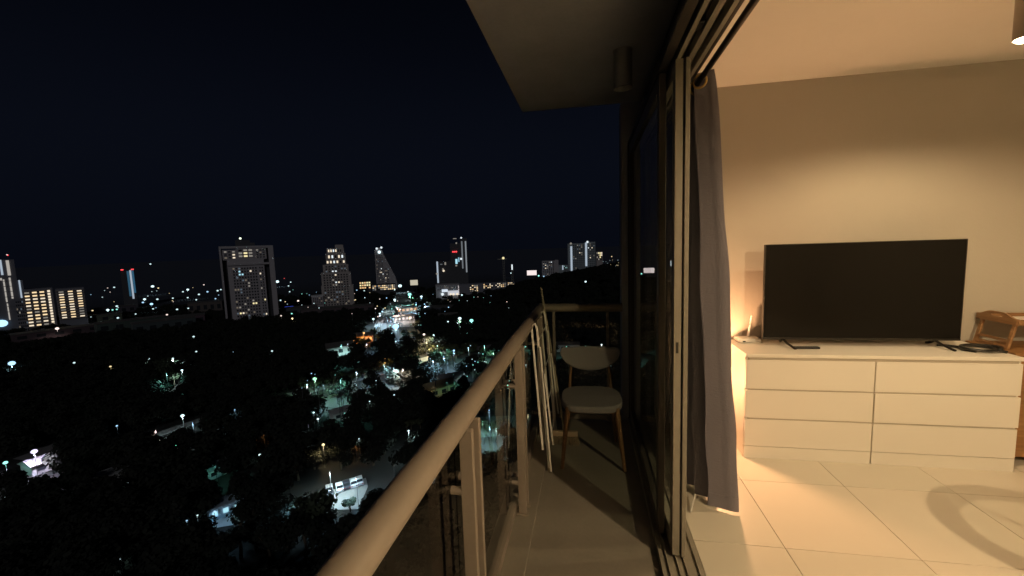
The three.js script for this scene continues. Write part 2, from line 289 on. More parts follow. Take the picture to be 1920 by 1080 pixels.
{ // added uplighter, out of view, put in to brighten the ceiling
  const L = thing('added_floor_lamp', 'added uplighter floor lamp to brighten the ceiling, outside the view', 'floor lamp', [1.30, 0, 0.35]);
  part('base', [cyl(V(0, 0, 0), V(0, 0.02, 0), 0.14, 0.14, 32)], MAT.blackMetal, L);
  part('pole', [cyl(V(0, 0.02, 0), V(0, 1.70, 0), 0.012, 0.012, 14)], MAT.blackMetal, L);
  part('lamp_shade', new THREE.LatheGeometry([[0.015, 1.69], [0.07, 1.70], [0.13, 1.74], [0.165, 1.80], [0.16, 1.802], [0.125, 1.745], [0.06, 1.708], [0.0, 1.70]].map(p => new THREE.Vector2(...p)), 40), M(0.6, 0.55, 0.48, 0.5, { side: THREE.DoubleSide }), L);
  part('lamp_bulb', new THREE.SphereGeometry(0.035, 20, 14).translate(0, 1.765, 0), glow(1, 0.65, 0.3, 8), L);
  const s = new THREE.SpotLight(WARM, 6.0, 0, 1.26, 0.5, 2); s.position.set(1.30, 1.81, 0.35); s.target.position.set(1.30, 4, 0.35); s.castShadow = true; s.shadow.radius = 3; scene.add(s, s.target);
}
{ // lamp hidden by the curtain, left of the chest of drawers
  const x = 0.965, z = -3.40, y = 0.70;
  const L = thing('table_lamp', 'lit warm lamp behind the curtain at the left side of the dresser', 'lamp', [x, 0, z]);
  part('base', new THREE.LatheGeometry([[0, 0], [0.075, 0], [0.075, 0.012], [0.02, 0.022], [0.010, 0.05], [0.010, y - 0.07], [0.022, y - 0.06], [0.022, y - 0.045], [0, y - 0.045]].map(p => new THREE.Vector2(...p)), 28), MAT.brass, L);
  part('lamp_globe', new THREE.SphereGeometry(0.052, 24, 16).translate(0, y, 0), glow(1, 0.60, 0.26, 5), L);
  const p = new THREE.PointLight(new THREE.Color(1, 0.50, 0.23), 3.6, 0, 2); p.position.set(x, y, z); p.castShadow = true; p.shadow.radius = 2.5; scene.add(p);
}
{ // round glass table beside the view: only its ring shadow falls into the picture
  const t = thing('side_table', 'round glass table with a broad wooden rim, just outside the right edge', 'side table', [2.362, 0, -1.79]);
  const y = 0.72, ring = new THREE.Shape(); ring.absarc(0, 0, 0.34, 0, Math.PI * 2); const h = new THREE.Path(); h.absarc(0, 0, 0.255, 0, Math.PI * 2, true); ring.holes.push(h);
  const g = new THREE.ExtrudeGeometry(ring, { depth: 0.022, bevelEnabled: true, bevelSize: 0.003, bevelThickness: 0.003, bevelSegments: 2, curveSegments: 48 }); g.rotateX(-Math.PI / 2); g.translate(0, y - 0.025, 0);
  part('rim', g, MAT.wood, t);
  const pane = new THREE.CircleGeometry(0.253, 48); pane.rotateX(-Math.PI / 2); pane.translate(0, y - 0.01, 0); part('glass_top', pane, glass, t);
  for (let k = 0; k < 3; k++) { const a = k * Math.PI * 2 / 3; part('brace', cyl(V(0, y - 0.04, 0), V(0.28 * Math.cos(a), y - 0.026, 0.28 * Math.sin(a)), 0.008, 0.008, 10), MAT.blackMetal, t); }
  part('pedestal', cyl(V(0, 0.015, 0), V(0, y - 0.03, 0), 0.018, 0.018, 16), MAT.blackMetal, t); part('base', cyl(V(0, 0, 0), V(0, 0.015, 0), 0.15, 0.14, 32), MAT.blackMetal, t);
}

// ---------------------------------------------------------------- balcony: railing, chair, airer, broom, lamp
{
  const r = thing('balcony_railing', 'taupe tube handrail on paired flat posts with glass panels below', 'railing', [-0.44, BF, 0]);
  const top = 1.032 - BF, zf = -3.79;
  const hand = (a, b) => { const g = cyl(a, b, 0.0445, 0.0445, 36); g.translate(0, -a.y, 0); g.scale(1, 0.86, 1); g.translate(0, a.y, 0); return uvm2(g); };
  function uvm2(g) { const u = g.attributes.uv; for (let i = 0; i < u.count; i++) u.setXY(i, u.getX(i) * 0.28, u.getY(i) * 4); return g; }
  part('handrail', [hand(V(0, top, 1.58), V(0, top, zf - 0.03))], MAT.rail, r);
  part('handrail', [hand(V(0.03, top, zf), V(0.728, top, zf))], MAT.rail, r);
  for (const z of [0.80, -0.28, -1.345, -2.41, -3.48]) for (const e of [-0.045, 0.045]) {
    const p = part('post', bx(0.004, 0.050, 0.022, top - 0.03, z + e - 0.0125, z + e + 0.0125, 0.003), MAT.rail, r);
    part('post_foot', bx(-0.012, 0.062, 0.022, 0.030, z + e - 0.028, z + e + 0.028, 0.002), MAT.rail, p);
    for (const y of [0.22, 0.82]) part('clamp', cyl(V(-0.034, y, z + e), V(0.006, y, z + e), 0.014, 0.014, 14), MAT.rail, p);
  }
  for (const x of [0.12, 0.60]) part('post', bx(x - 0.012, x + 0.012, 0.022, top - 0.03, zf - 0.02, zf + 0.02, 0.003), MAT.rail, r);
  const zs = [1.58, 0.80, -0.28, -1.345, -2.41, -3.48, -3.80];
  for (let i = 0; i < 6; i++) { const a = zs[i + 1] + 0.006, b = zs[i] - 0.006, g = new THREE.PlaneGeometry(b - a, top - 0.14); g.rotateY(Math.PI / 2); g.translate(-0.034, 0.03 + (top - 0.14) / 2, (a + b) / 2); part('glass_panel', g, glass, r); }
  const g = new THREE.PlaneGeometry(0.74, top - 0.14); g.translate(0.345, 0.03 + (top - 0.14) / 2, zf - 0.025); part('glass_panel', g, glass, r);
  part('base_channel', [bx(-0.056, -0.014, 0.022, 0.075, -3.83, 1.58, 0.002), bx(-0.014, 0.72, 0.022, 0.075, zf - 0.045, zf - 0.006, 0.002)], MAT.rail, r);
}
{
  const c = thing('chair', 'grey chair with a rounded back and wooden legs at the far balcony end', 'chair', [0.005, BF, -3.18], 0.03);
  const seat = new THREE.Shape(), N = 64; for (let i = 0; i <= N; i++) { const a = i / N * Math.PI * 2, q = 2 / 3.2, cx = Math.cos(a), sx = Math.sin(a), px = 0.215 * Math.sign(cx) * Math.pow(Math.abs(cx), q) * (1 + 0.05 * sx), pz = 0.205 * Math.sign(sx) * Math.pow(Math.abs(sx), q); i ? seat.lineTo(px, pz) : seat.moveTo(px, pz); }
  const sg = new THREE.ExtrudeGeometry(seat, { depth: 0.022, bevelEnabled: true, bevelSize: 0.012, bevelThickness: 0.014, bevelSegments: 4, curveSegments: 24 });
  sg.rotateX(Math.PI / 2); sg.translate(0, 0.470, 0.0);
  { const p = sg.attributes.position; for (let i = 0; i < p.count; i++) { const x = p.getX(i), z = p.getZ(i); p.setY(i, p.getY(i) - 0.012 * Math.exp(-(x * x + z * z) / 0.02) - 0.012 * Math.max(0, z / 0.2) ** 2); } sg.computeVertexNormals(); }
  part('seat', uvm(sg), MAT.greyShell, c);
  { // backrest: a bent plate with a flat top and a round bottom
    const a = 0.238, NX = 56, NY = 12, pos = [], idx = [], P = (u, v, s) => { const q = Math.abs(u), x = a * u, yt = 0.106 - 0.006 * u * u - 0.026 * Math.max(0, (q - 0.90) / 0.10) ** 2.2, yb = 0.070 - 0.162 * Math.sqrt(Math.max(0, 1 - u * u)), y = yb + (yt - yb) * v, e = Math.min(1, Math.min(1 - q, v * (yt - yb) * 4, (1 - v) * (yt - yb) * 4) * 14), th = 0.011 * Math.sqrt(Math.max(0, 1 - (1 - e) ** 2)); return [x, y, 0.9 * x * x + s * th]; };
    for (const s of [1, -1]) for (let j = 0; j <= NY; j++) for (let i = 0; i <= NX; i++) { const c = (1 - Math.cos(Math.PI * i / NX)) - 1, w = (1 - Math.cos(Math.PI * j / NY)) / 2; pos.push(...P(c, w, s)); }
    const m = (NX + 1) * (NY + 1); for (const s of [0, 1]) for (let j = 0; j < NY; j++) for (let i = 0; i < NX; i++) { const p = s * m + j * (NX + 1) + i, q = p + NX + 1; s ? idx.push(p, q, p + 1, p + 1, q, q + 1) : idx.push(p, p + 1, q, p + 1, q + 1, q); }
    const g = new THREE.BufferGeometry(); g.setAttribute('position', new THREE.Float32BufferAttribute(pos, 3)); g.setIndex(idx); g.computeVertexNormals(); g.rotateX(-0.13); g.translate(0, 0.70, -0.235); part('backrest', uvm(g), MAT.greyShell, c);
  }
  for (const s of [-1, 1]) {
    part('back_post', [tube([[s * 0.165, 0.44, -0.16], [s * 0.16, 0.56, -0.205], [s * 0.15, 0.68, -0.226], [s * 0.145, 0.74, -0.236]], 0.012, 24, 10)], MAT.chairWood, c);
    part('leg', cyl(V(s * 0.175, 0.45, 0.165), V(s * 0.225, 0, 0.225), 0.021, 0.0125, 16), MAT.chairWood, c);
    part('leg', cyl(V(s * 0.165, 0.45, -0.165), V(s * 0.205, 0, -0.235), 0.019, 0.0125, 16), MAT.chairWood, c);
    part('apron', bx(s * 0.168 - 0.011, s * 0.168 + 0.011, 0.405, 0.45, -0.15, 0.15, 0.004), MAT.chairWood, c);
  }
  part('apron', bx(-0.165, 0.165, 0.405, 0.45, 0.152, 0.172, 0.004), MAT.chairWood, c); part('apron', bx(-0.155, 0.155, 0.405, 0.45, -0.172, -0.152, 0.004), MAT.chairWood, c);
}
{ // folded clothes airer leaning on the glass
  const a = thing('clothes_airer', 'folded white clothes airer leaning against the balcony glass', 'clothes airer', [0, BF, 0]);
  const hair = (z, n, x0, y0, xl, yl, xr, yr, w) => part(n, tube([[xl, yl, z], [x0 - w + (xl - x0 + w) * 0.12, y0 - 0.13, z], [x0 - w, y0 - 0.03, z], [x0 - w * 0.6, y0 - 0.006, z], [x0, y0, z], [x0 + w * 0.6, y0 - 0.006, z], [x0 + w, y0 - 0.03, z], [x0 + w + (xr - x0 - w) * 0.12, y0 - 0.13, z], [xr, yr, z]], 0.0085, 60, 10, 0.3), MAT.whiteMetal, a);
  for (const z of [-2.90, -3.46]) {
    const f = hair(z, 'frame', -0.386, 1.095, -0.347, 0.165, -0.303, 0.012, 0.0185);
    part('wing_tube', [cyl(V(-0.345, 0.93, z + 0.02), V(-0.288, 0.012, z + 0.02), 0.0075, 0.0075, 10)], MAT.whiteMetal, a);
    part('wing_tube', [cyl(V(-0.318, 0.74, z + 0.03), V(-0.268, 0.22, z + 0.03), 0.0065, 0.0065, 10)], MAT.whiteMetal, a);
    part('foot_cap', cyl(V(-0.3035, 0.03, z), V(-0.3025, 0.0, z), 0.0115, 0.0115, 12), M(0.5, 0.42, 0.3, 0.6), a);
  }
  for (let k = 0; k < 4; k++) { const t = k / 3, y = 0.2 + 0.78 * t, x = -0.300 - 0.052 * t; part('rod', cyl(V(x, y, -2.90), V(x, y, -3.46), 0.0045, 0.0045, 8), MAT.whiteMetal, a); }
}
{
  const b = thing('broom', 'thin broom leaning in the far corner of the balcony', 'broom', [-0.215, BF, -3.33]);
  part('handle', cyl(V(0.0, 0.11, 0.0), V(-0.205, 1.262, -0.37), 0.011, 0.0105, 12), M(0.33, 0.29, 0.22, 0.5), b);
  part('broom_head', [bx(-0.11, 0.11, 0.075, 0.115, -0.02, 0.02, 0.008)], M(0.4, 0.3, 0.22, 0.6), b);
  const br = []; for (let i = 0; i < 34; i++) for (let j = 0; j < 3; j++) { const x = -0.105 + i * 0.0064, z = -0.013 + j * 0.013; br.push(cyl(V(x, 0.078, z), V(x + rr(-0.014, 0.014) + x * 0.12, 0.0, z * 1.8 + rr(-0.006, 0.006)), 0.0022, 0.0016, 5)); }
  part('bristles', br, M(0.25, 0.2, 0.14, 0.9), b, { kind: 'stuff' });
}
{
  const l = thing('balcony_lamp', 'unlit pale cylinder lamp under the balcony ceiling', 'ceiling lamp', [0.228, CEIL, -2.83]);
  part('housing', [cyl(V(0, -0.225, 0), V(0, -0.001, 0), 0.057, 0.057, 40, true), cyl(V(0, -0.004, 0), V(0, -0.001, 0), 0.062, 0.062, 40), cyl(V(0, -0.225, 0), V(0, -0.19, 0), 0.0565, 0.045, 40, true)], M(0.30, 0.30, 0.30, 0.6, { side: THREE.DoubleSide }), l);
  part('lamp_lens', cyl(V(0, -0.195, 0), V(0, -0.19, 0), 0.045, 0.045, 30), M(0.05, 0.05, 0.05, 0.3), l);
}

// ---------------------------------------------------------------- the land
const GROUND = -60.4;
function elev(x, z) { const s = x + 118, ramp = 0.25 * (Math.log(1 + Math.exp(s / 14)) * 14), top = 92 * (1 - Math.exp(-ramp / 92)); return GROUND + top * Math.exp(-(((z + 480) / 120) ** 2)); }
// a sight line through a place of the picture (1920 x 1080), for surveying where things stand
function sight(px, py) { return V().addScaledVector(CX, px - 960).addScaledVector(CY, 540 - py).addScaledVector(CZ, -786); }
function far(px, py, d) { const w = sight(px, py), k = d / Math.hypot(w.x, w.z); return V(w.x * k, EYE + w.y * k, w.z * k); }
function ground(px, py, h = 0) { // where the line through that place comes down to h over the land
  let lo = 30, hi = 2400; for (let d = 40; d < 2400; d += 4) { const p = far(px, py, d); if (p.y < elev(p.x, p.z) + h) { hi = d; lo = d - 4; break; } }
  for (let k = 0; k < 20; k++) { const m = (lo + hi) / 2, p = far(px, py, m); if (p.y < elev(p.x, p.z) + h) hi = m; else lo = m; }
  const p = far(px, py, hi); p.y -= h; return p;
}
{
  const nx = 150, nz = 130, pos = [], uv = [], idx = [], col = [];
  for (let j = 0; j <= nz; j++) for (let i = 0; i <= nx; i++) {
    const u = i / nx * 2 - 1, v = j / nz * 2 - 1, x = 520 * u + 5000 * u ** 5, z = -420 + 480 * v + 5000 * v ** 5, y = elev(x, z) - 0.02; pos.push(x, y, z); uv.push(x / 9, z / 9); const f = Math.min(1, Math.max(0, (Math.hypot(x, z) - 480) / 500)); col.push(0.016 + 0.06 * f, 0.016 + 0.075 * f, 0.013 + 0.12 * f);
    if (i < nx && j < nz) { const a = j * (nx + 1) + i; idx.push(a, a + nx + 1, a + 1, a + 1, a + nx + 1, a + nx + 2); }
  }
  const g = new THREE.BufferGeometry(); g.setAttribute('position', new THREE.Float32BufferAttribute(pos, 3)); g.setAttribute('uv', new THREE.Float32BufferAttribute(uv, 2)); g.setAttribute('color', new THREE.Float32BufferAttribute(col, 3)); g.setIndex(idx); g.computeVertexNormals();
  struct('ground', g, M(1, 1, 1, 0.95, { map: concrete, vertexColors: true }));   // dark wood floor near; distance haze painted as paler, bluer ground far off
}
const CLEAR = []; // [x, z, radius, reach towards the eye]
function clear(p, r, reach = r) { CLEAR.push([p.x, p.z, r, reach]); }
function isClear(x, z) { for (const [a, b, r, e] of CLEAR) { const l = Math.hypot(a, b), ux = -a / l, uz = -b / l, dx = x - a, dz = z - b, t = dx * ux + dz * uz, s = Math.abs(dx * uz - dz * ux); if (s < r && t > -r && t < e) return true; } return false; }
const asphalt = M(0.10, 0.10, 0.10, 0.85, { map: concrete }), paleRoad = M(0.26, 0.25, 0.24, 0.9, { map: concrete });
// a road laid over the land along a line of ground points
function road(name, pts, width, mat, lift = 0.02) {
  const c = new THREE.CatmullRomCurve3(pts.map(p => V(p.x, 0, p.z))), n = Math.max(8, Math.round(c.getLength() / 4)), pos = [], uv = [], idx = [];
  for (let i = 0; i <= n; i++) { const p = c.getPointAt(i / n), t = c.getTangentAt(i / n), L = i / n * c.getLength(); for (const s of [-1, 1]) { const x = p.x - t.z * s * width / 2, z = p.z + t.x * s * width / 2; pos.push(x, elev(x, z) + lift, z); uv.push(s * width / 2 / 3, L / 3); } if (i < n) { const a = 2 * i; idx.push(a, a + 1, a + 2, a + 2, a + 1, a + 3); }
    clear(p, width * 0.5 + 1.5, width * 0.5 + 12); }
  const g = new THREE.BufferGeometry(); g.setAttribute('position', new THREE.Float32BufferAttribute(pos, 3)); g.setAttribute('uv', new THREE.Float32BufferAttribute(uv, 2)); g.setIndex(idx.reverse()); g.computeVertexNormals();
  return struct(name, g, mat);
}
function yard(name, corners, mat, lift = 0.03) { // paved ground with the given outline
  const s = new THREE.Shape(corners.map(p => new THREE.Vector2(p.x, -p.z))), g = new THREE.ShapeGeometry(s); g.rotateX(-Math.PI / 2);
  const p = g.attributes.position; for (let i = 0; i < p.count; i++) p.setY(i, elev(p.getX(i), p.getZ(i)) + lift); uvm(g); const u = g.attributes.uv; for (let i = 0; i < u.count; i++) u.setXY(i, u.getX(i) / 4, u.getY(i) / 4);
  return struct(name, g, mat);
}

// ---------------------------------------------------------------- lamps outdoors
const HUE = { W: [0.70, 0.96, 1.0], B: [0.42, 0.72, 1.0], V: [0.78, 0.72, 1.0], T: [0.34, 1.0, 0.86], G: [0.42, 1.0, 0.55], Y: [1.0, 0.78, 0.42], O: [1.0, 0.42, 0.12], R: [1.0, 0.10, 0.10], P: [1.0, 0.80, 0.72] };
const glows = {}, lampParts = {};
function lampGlow(h, k) { return glows[h + k] ??= glow(...HUE[h], k); }
const poleMat = M(0.09, 0.09, 0.09, 0.7);
// px, py: the lamp in the photograph; dot: its size there; cd: its light (0: too faint to light anything)
function streetLamp(px, py, h, hue, dot, cd, label, group, opt = {}) {
  const foot = ground(px, py, h), d = Math.hypot(foot.x, foot.z), r = dot * 0.5 * d / 786 * (dot > 8 ? 0.7 : 0.62);
  const o = thing(opt.name ?? 'street_lamp', label, opt.cat ?? 'street lamp', [foot.x, foot.y, foot.z], Math.atan2(-foot.x, -foot.z), group);
  if (!opt.bare) { part('pole', cyl(V(0, 0, 0), V(0, h, 0), 0.075, 0.045, 8), poleMat, o); part('arm', cyl(V(0, h - 0.05, 0), V(0, h + 0.15, 0.5), 0.05, 0.05, 6), poleMat, o); }
  else part('pole', cyl(V(0, 0, 0), V(0, h, 0), Math.min(0.12, r), Math.min(0.1, r), 6), poleMat, o);
  part('lamp_head', new THREE.SphereGeometry(r, 10, 8).scale(1, 0.8, 1).translate(0, h, 0.3), lampGlow(hue, opt.k ?? (dot < 2.6 ? 0.7 : dot < 5 ? 1.15 : 1.6)), o);
  if (cd) { const p = new THREE.SpotLight(new THREE.Color(...HUE[hue]), cd, 0, 1.36, 0.35, 2); p.position.set(foot.x, foot.y + h - r * 0.85 - 0.3, foot.z).add(V(-foot.x, 0, -foot.z).setLength(0.3)); p.target.position.copy(p.position).add(V(0, -10, 0)); p.castShadow = true; p.shadow.radius = 10; scene.add(p, p.target); }
  clear(foot, opt.r ?? 2.5, opt.reach ?? 9); return o;
}

// ---------------------------------------------------------------- towers of the skyline
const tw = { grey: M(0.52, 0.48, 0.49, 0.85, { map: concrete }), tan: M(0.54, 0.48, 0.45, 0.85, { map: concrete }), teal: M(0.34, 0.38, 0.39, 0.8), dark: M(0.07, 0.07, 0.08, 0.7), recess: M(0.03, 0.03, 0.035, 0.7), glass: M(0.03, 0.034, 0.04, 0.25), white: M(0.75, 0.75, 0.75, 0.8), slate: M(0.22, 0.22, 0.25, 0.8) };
const litMat = { faint: glow(0.20, 0.16, 0.11, 0.6), faintCool: glow(0.10, 0.14, 0.18, 0.6), warm: glow(1, 0.74, 0.42, 1.1), cream: glow(1, 0.84, 0.62, 0.95), white: glow(0.85, 0.95, 1.0, 1.0), cyan: glow(0.45, 0.85, 1.0, 0.9), dim: glow(0.55, 0.50, 0.42, 0.4), yellow: glow(1, 0.86, 0.45, 1.0), red: glow(1, 0.06, 0.07, 1.6), blue: glow(0.08, 0.14, 1.0, 1.3), strip: glow(0.66, 0.78, 0.92, 0.55), stripCream: glow(0.8, 0.74, 0.66, 0.5), bluestrip: glow(0.30, 0.60, 1.0, 0.7), pink: glow(1, 0.86, 0.84, 0.95), green: glow(0.3, 1, 0.5, 1.0), orange: glow(1, 0.45, 0.15, 1.0), amber: glow(1.0, 0.62, 0.28, 0.9), teal: glow(0.45, 0.9, 0.85, 0.55) };
// a tower seen at pxL..pxR, its top at pyTop, d metres away; coordinates in it: u 0..1 across, v 0 (top) .. 1 (ground)
function tower(name, label, pxL, pxR, pyTop, d, cat = 'building', turn = 0) {
  const a = far(pxL, pyTop, d), b = far(pxR, pyTop, d), m = far((pxL + pxR) / 2, pyTop, d), w = a.distanceTo(b), y0 = elev(m.x, m.z) - 0.5, H = m.y - y0;
  const o = thing(name, label, cat, [m.x, y0, m.z], Math.atan2(-m.x, -m.z) + turn);
  o.W = w; o.H = H; o.px = w / (pxR - pxL); clear(m, w * 0.5, 12);
  const X = u => (u - 0.5) * w, Y = v => H * (1 - v);
  o.box = (n, u0, u1, v0, v1, z0, z1, mat, extra) => part(n, bx(X(u0), X(u1), Y(v1), Y(v0), z0, z1), mat, o, extra);
  o.geo = (u0, u1, v0, v1, z0, z1) => bx(X(u0), X(u1), Y(v1), Y(v0), z0, z1);
  // a grid of windows, recessed panes with a sill line; lit: {"c,r": material}
  o.grid = (u0, u1, v0, v1, nc, nr, z, lit = {}, fw = 0.6, fh = 0.5, pane = tw.glass, ledge = tw.grey) => {
    const dark = [], led = [], cw = (u1 - u0) / nc, rh = (v1 - v0) / nr;
    for (let c = 0; c < nc; c++) for (let r = 0; r < nr; r++) {
      const a0 = u0 + cw * (c + 0.5 - fw / 2), b0 = v0 + rh * (r + 0.5 - fh / 2), key = c + ',' + r;
      const g = o.geo(a0, a0 + cw * fw, b0, b0 + rh * fh, z - 0.2, z + 0.06);
      if (lit[key]) part('window', g, lit[key], o); else if (rnd() < 0.13) part('window', g, rnd() < 0.6 ? litMat.faint : litMat.faintCool, o); else dark.push(g);
    }
    for (let r = 0; r < nr; r++) led.push(o.geo(u0, u1, v0 + rh * (r + 0.5 + fh / 2) + rh * 0.05, v0 + rh * (r + 0.5 + fh / 2) + rh * 0.16, z, z + 0.45));
    if (dark.length) part('windows', dark, pane, o, { kind: 'stuff' });
    part('ledges', led, ledge, o, { kind: 'stuff' });
  };
  o.dot = (n, u, v, z, s, mat) => part(n, new THREE.SphereGeometry(s * o.px / 2, 8, 6).translate(X(u), Y(v), z), mat, o);
  return o;
}
{ // wide tower with a portal frame
  const t = tower('apartment_block', 'wide grey tower with a portal frame and cyan lit window, largest on the skyline', 411, 513, 461, 432);
  const Z = 0;
  part('wall', [t.geo(0.12, 0.80, 0.17, 1, -18, Z), t.geo(0.30, 0.64, 0.03, 0.17, -18, Z), t.geo(0.64, 0.86, 0.03, 0.17, -18, Z), t.geo(0.05, 0.30, 0.045, 0.17, -18, -1)], tw.grey, t);
  part('frame', [t.geo(0.0, 0.035, 0.0, 0.985, -16, 0.6), t.geo(0.90, 1.0, 0.0, 0.985, -18, 0.6), t.geo(0.035, 0.90, 0.0, 0.028, -18, 0.6), t.geo(0.12, 0.90, 0.215, 0.238, -18, 1.2)], tw.grey, t);
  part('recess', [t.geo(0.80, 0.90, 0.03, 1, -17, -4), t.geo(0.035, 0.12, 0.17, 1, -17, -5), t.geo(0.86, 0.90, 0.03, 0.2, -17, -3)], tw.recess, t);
  part('roof_house', [t.geo(0.30, 0.57, -0.075, 0.0, -15, -2), t.geo(0.57, 0.66, -0.04, 0.0, -15, -2)], tw.dark, t);
  const lw = litMat;
  t.grid(0.33, 0.61, 0.035, 0.145, 3, 3, Z, { '0,1': lw.dim, '1,1': lw.yellow, '2,1': lw.dim, '1,0': lw.dim, '2,0': lw.dim, '1,2': lw.yellow, '2,2': lw.dim, '0,2': lw.dim }, 0.7, 0.55);
  t.grid(0.07, 0.29, 0.05, 0.16, 3, 3, -1, { '0,0': lw.dim, '2,0': lw.dim, '2,1': lw.cream, '2,2': lw.cream }, 0.6, 0.45);
  t.grid(0.66, 0.84, 0.04, 0.16, 3, 4, Z, { '0,0': lw.dim }, 0.6, 0.45);
  t.grid(0.20, 0.66, 0.26, 0.97, 9, 19, Z, { '2,1': lw.cyan, '2,2': lw.cyan, '3,2': lw.cyan, '6,1': lw.cream, '5,6': lw.dim, '6,11': lw.dim, '7,12': lw.yellow, '6,12': lw.yellow, '3,12': lw.dim, '2,15': lw.cream, '1,15': lw.yellow, '5,17': lw.cream, '1,18': lw.white, '2,18': lw.white, '4,14': lw.dim, '5,5': lw.dim, '1,13': lw.dim }, 0.62, 0.5);
  t.grid(0.69, 0.78, 0.26, 0.97, 2, 19, Z, { '0,2': lw.cream, '1,11': lw.yellow, '1,16': lw.cream, '0,7': lw.dim }, 0.55, 0.5);
  t.dot('beacon_light', 0.40, -0.095, -4, 4.5, glow(0.9, 1, 0.75, 1.8)); part('mast', [t.geo(0.397, 0.403, -0.09, -0.07, -4.1, -3.9)], tw.dark, t);
}
{ // stepped tower with three bright top floors
  const t = tower('apartment_block_stepped', 'stepped grey tower with rows of bright windows on its top floors', 598, 652, 459, 480);
  part('wall', [t.geo(-0.03, 1.10, 0.62, 1, -20.5, -0.5), t.geo(0.0, 1.04, 0.42, 1, -20, 0), t.geo(0.08, 0.97, 0.30, 0.42, -19, 0), t.geo(0.20, 0.90, 0.13, 0.30, -18, 0), t.geo(0.25, 0.86, 0.05, 0.13, -17, -0.01), t.geo(0.55, 0.84, 0.0, 0.05, -16, -1)], tw.tan, t);
  const w = litMat.cream, b = litMat.white;
  t.grid(0.28, 0.78, 0.06, 0.12, 6, 1, 0, { '0,0': w, '1,0': w, '2,0': b, '3,0': w }, 0.55, 0.6, tw.glass, tw.tan);
  t.grid(0.26, 0.84, 0.15, 0.21, 5, 1, 0, { '0,0': w, '1,0': b, '3,0': w, '4,0': b }, 0.5, 0.7, tw.glass, tw.tan);
  t.grid(0.20, 0.88, 0.235, 0.285, 6, 1, 0.04, { '0,0': w, '1,0': w, '2,0': b, '3,0': w, '5,0': w }, 0.5, 0.7, tw.glass, tw.tan);
  t.grid(0.14, 0.90, 0.31, 0.42, 7, 3, 0.02, { '2,2': b, '3,2': b }, 0.5, 0.5, tw.glass, tw.tan);
  t.grid(0.05, 0.95, 0.44, 0.97, 9, 14, 0, { '4,0': w, '3,2': litMat.dim, '4,3': b, '5,3': w, '4,4': litMat.dim, '1,9': litMat.dim }, 0.55, 0.5, tw.glass, tw.tan);
}
{
  const t = tower('annex_building', 'small pale block at the left foot of the stepped tower', 584, 606, 556, 476);
  part('wall', [t.geo(0, 1, 0, 1, -12, 0)], tw.grey, t); t.grid(0.08, 0.92, 0.06, 0.55, 5, 5, 0); part('roof_edge', t.geo(-0.03, 1.03, -0.05, 0.0, -12.4, 0.4), tw.white, t);
}
{ // tapering far tower
  const t = tower('tapered_tower', 'slim pale tower tapering to the right with white lights on top', 702, 738, 464, 640);
  { const s = new THREE.Shape([[0, 1], [0, 0.05], [0.38, 0.05], [0.42, 0.12], [1.0, 0.66], [1.08, 0.8], [1.08, 1]].map(([u, v]) => new THREE.Vector2((u - 0.5) * t.W, t.H * (1 - v)))), g = new THREE.ExtrudeGeometry(s, { depth: 18, bevelEnabled: false }); g.translate(0, 0, -18); part('wall', uvm(g), tw.grey, t); part('roof_house', t.geo(0.05, 0.3, 0.0, 0.0495, -12, -2), tw.grey, t); }
  t.grid(0.04, 0.40, 0.08, 0.98, 5, 22, 0, { '3,9': litMat.white, '2,11': litMat.cream, '3,11': litMat.cream, '4,12': litMat.white, '2,15': litMat.dim }, 0.5, 0.5);
  t.grid(0.46, 0.68, 0.46, 0.98, 3, 13, 0, { '0,5': litMat.cream, '1,3': litMat.dim });
  t.dot('lamp', 0.12, 0.02, 1, 4, litMat.white); t.dot('lamp', 0.24, 0.10, 1, 6, glow(0.75, 0.95, 1, 1.4)); t.dot('lamp', 0.36, 0.0, 1, 4, litMat.white);
}
{ // far left tower with lit fins
  const t = tower('fin_tower', 'dark tower with tall lit fins at the left edge of the photo', -24, 37, 487, 560);
  part('wall', [t.geo(0.0, 0.82, 0, 1, -20, 0), t.geo(0.82, 1.0, 0.28, 1, -20, 0)], tw.slate, t);
  for (const [u0, u1, v0, v1, m] of [[0.36, 0.43, 0.0, 0.20, litMat.strip], [0.56, 0.66, 0.01, 0.21, litMat.stripCream], [0.38, 0.43, 0.26, 0.56, litMat.stripCream], [0.57, 0.63, 0.24, 0.52, litMat.stripCream], [0.39, 0.43, 0.58, 0.80, litMat.stripCream], [0.86, 0.915, 0.28, 0.52, litMat.strip], [0.30, 0.36, 0.24, 0.27, litMat.stripCream]]) t.box('light_strip', u0, u1, v0, v1, -0.2, 0.5, m);
  for (const v of [0.28, 0.35, 0.42, 0.49, 0.62, 0.69]) t.box('floor_band', 0.37, 0.64, v, v + 0.006, 0.3, 0.7, tw.slate);
  t.grid(0.66, 0.98, 0.55, 0.98, 5, 9, 0, { '1,3': litMat.dim }); t.dot('beacon_light', 0.65, -0.06, -3, 4, litMat.red); t.dot('lamp', 0.63, -0.065, -2, 3, litMat.pink); part('mast', t.geo(0.64, 0.65, -0.06, 0, -3.2, -2.8), tw.dark, t);
}
